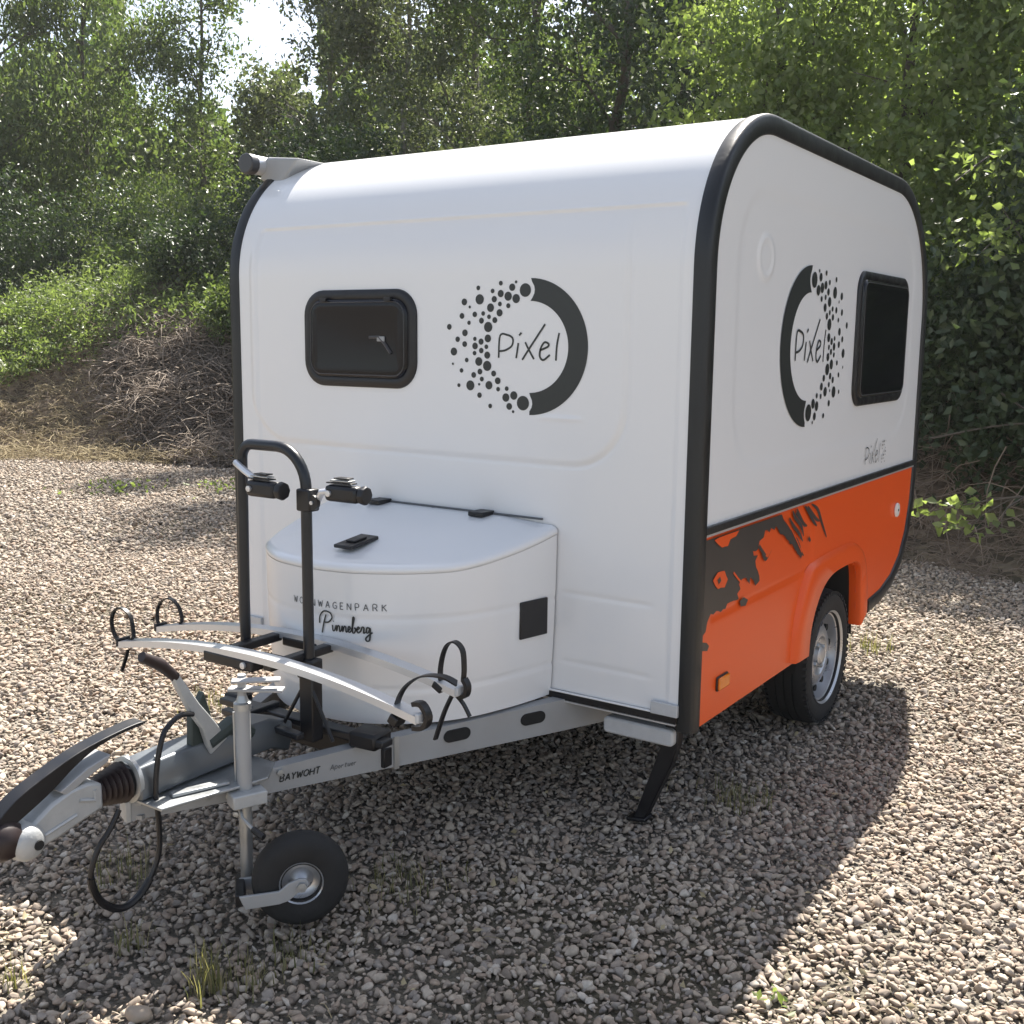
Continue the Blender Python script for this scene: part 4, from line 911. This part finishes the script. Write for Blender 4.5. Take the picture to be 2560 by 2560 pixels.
# bright sunlit broadleaf trees on the right, leaning out over the bank
BR = [
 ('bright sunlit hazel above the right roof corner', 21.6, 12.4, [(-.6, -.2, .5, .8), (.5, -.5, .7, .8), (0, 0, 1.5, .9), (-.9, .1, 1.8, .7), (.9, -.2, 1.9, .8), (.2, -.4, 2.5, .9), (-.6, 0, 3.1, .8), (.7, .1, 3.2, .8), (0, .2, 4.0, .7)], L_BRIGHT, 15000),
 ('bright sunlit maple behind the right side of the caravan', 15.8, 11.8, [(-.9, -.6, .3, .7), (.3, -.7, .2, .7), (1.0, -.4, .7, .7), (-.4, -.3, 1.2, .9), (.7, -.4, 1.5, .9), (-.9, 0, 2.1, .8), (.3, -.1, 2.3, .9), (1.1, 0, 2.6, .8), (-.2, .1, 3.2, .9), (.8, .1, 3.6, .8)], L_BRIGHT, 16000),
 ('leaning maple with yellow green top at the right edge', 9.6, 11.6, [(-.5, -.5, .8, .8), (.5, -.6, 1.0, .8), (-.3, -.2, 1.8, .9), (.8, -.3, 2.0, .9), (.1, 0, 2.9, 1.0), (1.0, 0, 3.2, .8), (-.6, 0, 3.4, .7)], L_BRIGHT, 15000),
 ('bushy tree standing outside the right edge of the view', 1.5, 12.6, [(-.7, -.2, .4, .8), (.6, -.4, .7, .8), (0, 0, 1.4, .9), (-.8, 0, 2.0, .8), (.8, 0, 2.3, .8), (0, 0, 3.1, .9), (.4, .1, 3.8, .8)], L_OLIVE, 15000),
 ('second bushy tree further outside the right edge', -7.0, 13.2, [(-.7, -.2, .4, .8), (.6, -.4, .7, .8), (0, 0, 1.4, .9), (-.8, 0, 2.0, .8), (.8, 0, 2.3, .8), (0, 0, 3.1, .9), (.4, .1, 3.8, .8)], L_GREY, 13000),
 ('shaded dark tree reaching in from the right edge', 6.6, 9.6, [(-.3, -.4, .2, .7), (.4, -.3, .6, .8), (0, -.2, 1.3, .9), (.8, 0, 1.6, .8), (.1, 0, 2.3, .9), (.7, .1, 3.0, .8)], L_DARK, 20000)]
for k, (lb, bd, d, cl, lm, n) in enumerate(BR):
    tree('broadleaf_tree', lb, bd, d, (.2, -.1, cl[-1][2]), .09, cl, lm, M_BARK, n, .088, 90+k, .35, .62)
# bushes
def bush(label, bd, d, rx, h_, lm, n, size, seed, dz=0, group='bushes on the bank', droop=.2, asp=.5):
    q = random.Random(seed); x, y = bear(bd, d); z = float(terr(x, y))+dz
    t = thing('bush', (x, y, z), label, 'bush', group); cl = []
    for k in range(9):
        a = q.uniform(0, 6.28); e = q.uniform(0, rx); cl.append((x+e*math.cos(a), y+e*math.sin(a)*.7, z+h_*q.uniform(.15, .85), q.uniform(.3, .5)*max(rx, h_)*.8))
    b = MB()
    for c in cl: b.tube(cat([(x+q.uniform(-.2, .2), y+q.uniform(-.2, .2), z-.15), ((x+c[0])/2, (y+c[1])/2, z+(c[2]-z)*.6), c[:3]], 4), [.02-.0018*k for k in range(9)], 5, cap=False)
    b.obj('stems', M_BARK, t, smooth=0, fix=False)
    link('foliage', crown_mesh('foliage', lm, cl, n, size, seed+5, droop, asp), t)
BU = [
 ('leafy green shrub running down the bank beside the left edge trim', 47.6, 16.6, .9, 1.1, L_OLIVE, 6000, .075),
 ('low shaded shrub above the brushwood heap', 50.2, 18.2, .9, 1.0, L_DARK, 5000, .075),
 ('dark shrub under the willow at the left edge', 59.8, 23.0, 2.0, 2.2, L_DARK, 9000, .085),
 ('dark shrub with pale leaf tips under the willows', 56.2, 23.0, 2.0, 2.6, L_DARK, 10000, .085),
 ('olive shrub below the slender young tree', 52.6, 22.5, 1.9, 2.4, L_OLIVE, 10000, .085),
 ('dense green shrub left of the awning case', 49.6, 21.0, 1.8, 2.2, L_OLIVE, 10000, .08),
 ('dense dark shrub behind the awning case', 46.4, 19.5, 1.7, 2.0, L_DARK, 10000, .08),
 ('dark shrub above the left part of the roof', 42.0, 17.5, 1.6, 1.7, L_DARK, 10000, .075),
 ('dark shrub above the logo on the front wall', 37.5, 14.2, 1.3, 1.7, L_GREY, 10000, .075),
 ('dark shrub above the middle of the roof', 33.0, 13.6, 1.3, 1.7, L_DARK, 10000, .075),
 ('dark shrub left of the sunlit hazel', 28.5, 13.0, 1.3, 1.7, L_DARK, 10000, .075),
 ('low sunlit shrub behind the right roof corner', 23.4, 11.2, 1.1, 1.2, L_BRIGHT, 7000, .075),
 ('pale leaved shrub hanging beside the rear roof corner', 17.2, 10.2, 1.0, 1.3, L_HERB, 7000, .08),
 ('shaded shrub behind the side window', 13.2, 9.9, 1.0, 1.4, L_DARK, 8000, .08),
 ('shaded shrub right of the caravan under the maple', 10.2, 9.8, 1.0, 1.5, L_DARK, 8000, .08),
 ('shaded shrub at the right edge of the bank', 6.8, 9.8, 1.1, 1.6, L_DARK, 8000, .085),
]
for k, (lb, bd, d, rx, h_, lm, n, sz) in enumerate(BU): bush(lb, bd, d, rx, h_, lm, n, sz, 200+k)
# far wood closing the view
q = np.random.default_rng(5); n = 170000; bd = np.radians(q.uniform(-45, 100, n)); dd = q.uniform(34, 42, n)
X = cx-dd*np.sin(bd); Y = cy+dd*np.cos(bd); top = 8.2+4.5*(bd < R(43.5))+3*(bd > R(52.5))+1.0*np.sin(bd*17)+.7*np.sin(bd*41+1)+.5*np.sin(bd*90)
Zt = terr(X, Y); C = np.column_stack([X, Y, Zt-.5+(np.maximum(top-Zt, 1))*q.random(n)**.8])
V, F = leaf_geo(C, .36, q, .2, asp=.6); o = link('far_wood', fastmesh('far_wood', V, F, L_OLIVE, tint=np.repeat(q.random(n), 2))); o['kind'] = 'stuff'
# herbs covering the upper bank
def herbs(name, x0, x1, dlo, dhi, n, size, lm, hmax, seed, dens=None, asp=.35):
    q = np.random.default_rng(seed); ns = n//22; X = q.uniform(x0, x1, ns*3); lo = np.interp(X, *dlo) if isinstance(dlo, tuple) else dlo
    D = q.uniform(0, 1, ns*3)*(dhi-lo)+lo; keep = (np.sin(X*1.7+D*2.1)+np.sin(X*3.9-D*1.3)*.6+q.random(ns*3)*2.2) > .2
    X, D = X[keep][:ns], D[keep][:ns]; Y = np.interp(X, XB, YB)+D; Z = bank(X, D); hs = hmax*q.uniform(.35, 1, len(X))*(.7+.3*np.sin(X*2.3+D*1.9))
    k = np.repeat(np.arange(len(X)), 22); t = q.random(len(k)); ln = q.normal(0, .14, (len(X), 2))
    wv = (1-t)*.16+.03
    C = np.column_stack([X[k]+ln[k, 0]*t*2+q.normal(0, 1, len(k))*wv, Y[k]-.1*t+ln[k, 1]*t+q.normal(0, 1, len(k))*wv, Z[k]+hs[k]*t])
    V, F = leaf_geo(C, size, q, .15, asp=asp); o = link(name, fastmesh(name, V, F, lm, tint=np.repeat(q.random(len(X))[k]*.6+.4*q.random(len(k)), 2))); o['kind'] = 'stuff'
herbs('herb_cover', -24, -6.2, ([-20, -16, -14, -12, -10, -8, -6], [1.5, 1.6, 1.9, 2.2, 2.75, 3.0, 2.8]), 7.5, 120000, .085, L_HERB, .85, 21)
herbs('bright_ground_cover', -15, -6.4, ([-14, -12, -10, -8, -6], [2.0, 2.3, 2.8, 3.1, 2.9]), 4.6, 44000, .06, L_BRIGHT, .38, 22)
herbs('undergrowth', -6.2, 7, 1.8, 5.5, 80000, .07, L_DARK, .5, 23)
# dead twigs and roots on the lower bank
def twigs(name, pts, seed, L=.5, wd=.008, m=M_TWIG, lift=.25, flat=.5):
    q = np.random.default_rng(seed); n = len(pts); d = q.normal(size=(n, 3)); d[:, 2] *= flat; d /= np.linalg.norm(d, axis=1)[:, None]
    LL = L*q.uniform(.4, 1.4, n)[:, None]; bend = q.normal(size=(n, 3))*.18*LL; bend[:, 2] = np.abs(bend[:, 2])
    s = np.cross(d, q.normal(size=(n, 3))); s /= np.linalg.norm(s, axis=1)[:, None]; s2 = np.cross(d, s)
    st = []; sg = 4; w_ = wd*q.uniform(.4, 1.4, n)[:, None]
    for k in range(sg+1):
        t = k/sg; c = pts+d*LL*(t-.5)+bend*math.sin(math.pi*t); ww = w_*(1-.6*t)
        for a in range(3): st.append(c+(s*math.cos(2.094*a)+s2*math.sin(2.094*a))*ww)
    V = np.stack(st, 1).reshape(-1, 3); m_ = (sg+1)*3; fs = []
    for k in range(sg):
        for a in range(3): fs.append([k*3+a, k*3+(a+1) % 3, (k+1)*3+(a+1) % 3, (k+1)*3+a])
    F = (np.arange(n)[:, None, None]*m_+np.array(fs)[None]).reshape(-1, 4)
    o = link(name, fastmesh(name, V, F, m)); o['kind'] = 'stuff'; return o
def bank_pts(x0, x1, d0, d1, n, lift, seed):
    q = np.random.default_rng(seed); X = q.uniform(x0, x1, n); D = d0+(d1-d0)*q.random(n); return np.column_stack([X, np.interp(X, XB, YB)+D, np.where(D > 0, bank(X, np.maximum(D, 0)), 0)+q.random(n)**1.5*lift])
twigs('dry_litter', bank_pts(-20, 7, -.15, 2.3, 17000, .10, 31), 32, .26, .0045, M_TWIG, flat=.35)
twigs('dead_twigs', bank_pts(-4, 7, .1, 2.6, 3200, .45, 33), 34, .65, .006, M_TWIG, flat=.8)
twigs('dry_straw', bank_pts(-20, -6, -.6, 2.9, 26000, .16, 35), 36, .26, .0045, M_STRAW, flat=.5)
# heap of cut brushwood at the foot of the bank, left of the caravan
q = np.random.default_rng(41); n = 11000; a = q.uniform(0, 6.28, n); e = q.random(n)**.5
hx, hy = -9.9, 7.2
X = hx+2.5*e*np.cos(a); Y = hy+1.1*e*np.sin(a); base = terr(X, Y)
C = np.column_stack([X, Y, base+(.26+.16*np.sin(X*5)*np.sin(Y*6+1))*np.maximum(0, 1-e**2)*q.random(n)**.4])
o = twigs('brushwood_heap', C, 42, .6, .009, M_PALE, flat=.35)
del o['kind']; tag(o, 'heap of grey brown cut brushwood at the foot of the bank', 'brushwood')
# leafy shoot beside the rear of the caravan
sh = thing('bramble_shoot', (.45, 5.0, .35), 'sunlit bramble shoot with yellow green leaves beside the caravan rear', 'plant')
b = MB(); P = cat([(.62, 5.15, .35), (.45, 4.7, .62), (.20, 4.3, .66), (-.08, 4.15, .60), (-.30, 4.1, .54)], 5); b.tube(P, [.010-.0003*k for k in range(len(P))], 6)
b.tube(cat([(.20, 4.3, .66), (.05, 4.2, .55), (-.03, 4.15, .44)], 4), .005, 5); b.tube(cat([(.25, 4.35, .66), (.18, 4.2, .60), (.16, 4.15, .52)], 4), .005, 5); b.obj('stem', M_BARK, sh, fix=False)
q = np.random.default_rng(8)
for c, k in (((-.28, 4.1, .55), 14), ((-.12, 4.14, .60), 16), ((-.02, 4.14, .46), 9), ((.16, 4.15, .53), 5), ((-.14, 4.12, .50), 8), ((.0, 4.2, .64), 10)):
    C = np.array(c)+q.normal(size=(k, 3))*np.array([.06, .05, .045]); V, F = leaf_geo(C, .085, q, .2, asp=.7)
    link('leaf_cluster', fastmesh('leaf_cluster', V, F, L_BRIGHT, tint=np.repeat(.4+.6*q.random(k), 2)), sh)
for k, (bd, d, z_, lb) in enumerate(((10.6, 8.6, 2.25, 'pale sunlit leafy branch hanging out at the right beside the rear window height'), (12.0, 8.7, 2.75, 'small sunlit spray of leaves just right of the rear roof corner'))):
    x, y = bear(bd, d); hb_ = thing('hanging_branch', (x, y+1.0, z_+.35), lb, 'branch', 'sunlit branches hanging over the bank')
    MB().tube(cat([(x+.1, y+1.3, z_+.45), (x, y+.6, z_+.25), (x-.1, y, z_)], 5), [.014-.001*j for j in range(11)], 5).obj('stem', M_BARK, hb_, fix=False)
    n = 220 if k < 1 else 110; t_ = q.random(n); C = np.column_stack([x+q.normal(0, .22, n), y-.1+t_*.9, z_+.3*t_+q.normal(0, .09, n)])
    V, F = leaf_geo(C, .075, q, .3, asp=.6); link('leaves', fastmesh('leaves', V, F, L_BRIGHT, tint=np.repeat(q.random(n), 2)), hb_)
# a few long bare branches on the shaded bank at the right
for k, (p0, p1, p2) in enumerate((((-.15, 5.6, 1.25), (.5, 5.35, .85), (1.0, 5.1, .45)), ((.3, 5.7, 1.5), (.45, 5.4, 1.1), (.50, 5.2, .8)), ((-.6, 5.5, .9), (.1, 5.5, 1.05), (.9, 5.6, .95)))):
    o = MB().tube(cat([p0, p1, p2], 6), [.009-.0004*j for j in range(13)], 6).obj('fallen_branch', M_BARK, fix=False)
    tag(o, ['long bare branch slanting down the shaded bank at the right', 'short upright bare branch on the shaded bank at the right', 'bare branch lying level across the shaded bank at the right'][k], 'branch', 'bare branches on the bank')
# grass tufts and weeds in the gravel
def tuft(x, y, h_, n, sp, lm, seed, label, name='grass_tuft', wd=.0028, group='tufts growing in the gravel'):
    q = np.random.default_rng(seed); z = float(gz(x, y)); a = q.uniform(0, 6.28, n); lean = q.random(n)*.55; L = h_*q.uniform(.4, 1.1, n)
    bx_ = q.normal(0, sp, (n, 2)); V = []; F = []
    for k in range(n):
        dx, dy = math.cos(a[k])*lean[k], math.sin(a[k])*lean[k]; px, py = -math.sin(a[k]), math.cos(a[k]); w_ = wd*q.uniform(.5, 1.2); o = len(V)
        for j in range(4):
            t = j/3; ww = w_*(1-t*.85); X = bx_[k, 0]+dx*L[k]*t*t; Y = bx_[k, 1]+dy*L[k]*t*t; Z = L[k]*(t-.25*lean[k]*t*t)
            V += [(X+px*ww, Y+py*ww, Z), (X-px*ww, Y-py*ww, Z)]
        for j in range(3): F.append((o+2*j, o+2*j+1, o+2*j+3, o+2*j+2))
    me = fastmesh(name, np.array(V), np.array(F), lm, tint=np.repeat(q.random(n), 3)); o = link(name, me, loc=(x, y, z)); tag(o, label, 'grass', group)
tuft(-.665, -1.375, .13, 75, .030, L_GRASS, 1, 'large dry grass tuft with long stalks in front of the jockey wheel')
tuft(-.60, -1.30, .07, 60, .045, L_GRASS, 11, 'low green grass tuft beside the large dry tuft')
tuft(-1.30, -1.16, .12, 45, .05, L_GRASS, 2, 'sparse pale grass tuft inside the loop of the hanging cable')
tuft(-.98, -1.37, .09, 35, .03, L_GRASS, 12, 'small grass tuft below the hanging cable')
tuft(.014, .384, .07, 120, .07, L_GRASS, 3, 'soft green grass patch in the shade right of the corner steady')
tuft(-.58, -.70, .07, 100, .08, L_GRASS, 4, 'soft green grass patch in the shade right of the jockey wheel')
tuft(-.60, -1.16, .08, 50, .05, L_GRASS, 14, 'small grass tuft in the shade under the jockey wheel')
tuft(-2.25, .07, .09, 90, .10, L_GRASS, 5, 'yellow green grass patch seen through the drawbar frame')
tuft(-.14, 2.56, .10, 60, .05, L_GRASS, 6, 'pale grass tuft behind the road wheel')
tuft(-1.06, -1.66, .10, 14, .02, L_GRASS, 7, 'few thin dry stalks at the bottom left corner')
q = np.random.default_rng(77)
for k, (x, y, n, s_, lb) in enumerate(((.545, -.66, 12, .028, 'tiny yellow green weed in the sunlit gravel at the bottom right'), (-8.3, 4.0, 90, .05, 'low yellow green weed in the gravel left of the bicycle rack'), (-7.4, 4.6, 60, .05, 'low green weed in the far gravel beside the caravan'), (1.05, .75, 14, .03, 'tiny olive weed in the sunlit gravel right of the shadow'))):
    sx = .02 if n < 20 else .22
    C = np.column_stack([q.normal(0, sx, n), q.normal(0, sx, n), q.uniform(.02, .05 if n < 20 else .14, n)]); V, F = leaf_geo(C, s_, q, -.2, asp=.6)
    o = link('weed', fastmesh('weed', V, F, L_BRIGHT, tint=np.repeat(q.random(n), 2)), loc=(x, y, float(gz(x, y)))); tag(o, lb, 'weed', 'weeds in the gravel')
n = 420; bd_ = np.radians(q.uniform(0, 66, n)); dd = q.uniform(1.6, 9, n); X = cx-dd*np.sin(bd_); Y = cy+dd*np.cos(bd_); k_ = Y < np.interp(X, XB, YB)
C = np.column_stack([X, Y, gz(X, Y)+.022])[k_]; V, F = leaf_geo(C, .030, q, 0, asp=.5); V[:, 2] = np.clip(V[:, 2], .012, .034)
o = link('leaf_litter', fastmesh('leaf_litter', V, F, M_STRAW)); o['kind'] = 'stuff'
n = 700; X = q.uniform(-6, 3, n); Y = q.uniform(-2.5, 5, n); twigs('loose_straw', np.column_stack([X, Y, gz(X, Y)+.02]), 51, .06, .0012, M_STRAW, flat=.15)
# loose bigger stones
for x, y, s_, sd, lb in ((-.72, -1.56, .085, 3, 'largest grey stone at the bottom left of the gravel'), (-.97, -1.35, .05, 5, 'flat pinkish stone left of the hanging cable'), (-.88, -1.27, .045, 6, 'pale stone between the cable and the large grass tuft'),
                         (-1.22, -1.28, .06, 8, 'pale pink stone beside the hanging cable loop'), (-.55, -1.52, .055, 9, 'round pale stone below the large dry grass tuft'), (-.62, -1.47, .05, 13, 'upright pale stone beside the large dry grass tuft'),
                         (.62, -.05, .05, 15, 'long flat stone in the sun near the shadow edge')):
    rock(x, y, s_, sd, lb)

# thin summer haze between the yard and the trees
hz = bpy.data.materials.new('haze'); hz.use_nodes = True; t = hz.node_tree; t.nodes.remove(t.nodes['Principled BSDF'])
pv_ = t.nodes.new('ShaderNodeVolumePrincipled'); pv_.inputs['Color'].default_value = (.93, .96, 1, 1); pv_.inputs['Density'].default_value = .0006; pv_.inputs['Anisotropy'].default_value = .3
t.links.new(pv_.outputs[0], t.nodes['Material Output'].inputs['Volume'])
o = MB().box((0, 0, 6.5), (1400, 1400, 15.4)).obj('haze', hz, smooth=0); o['kind'] = 'stuff'
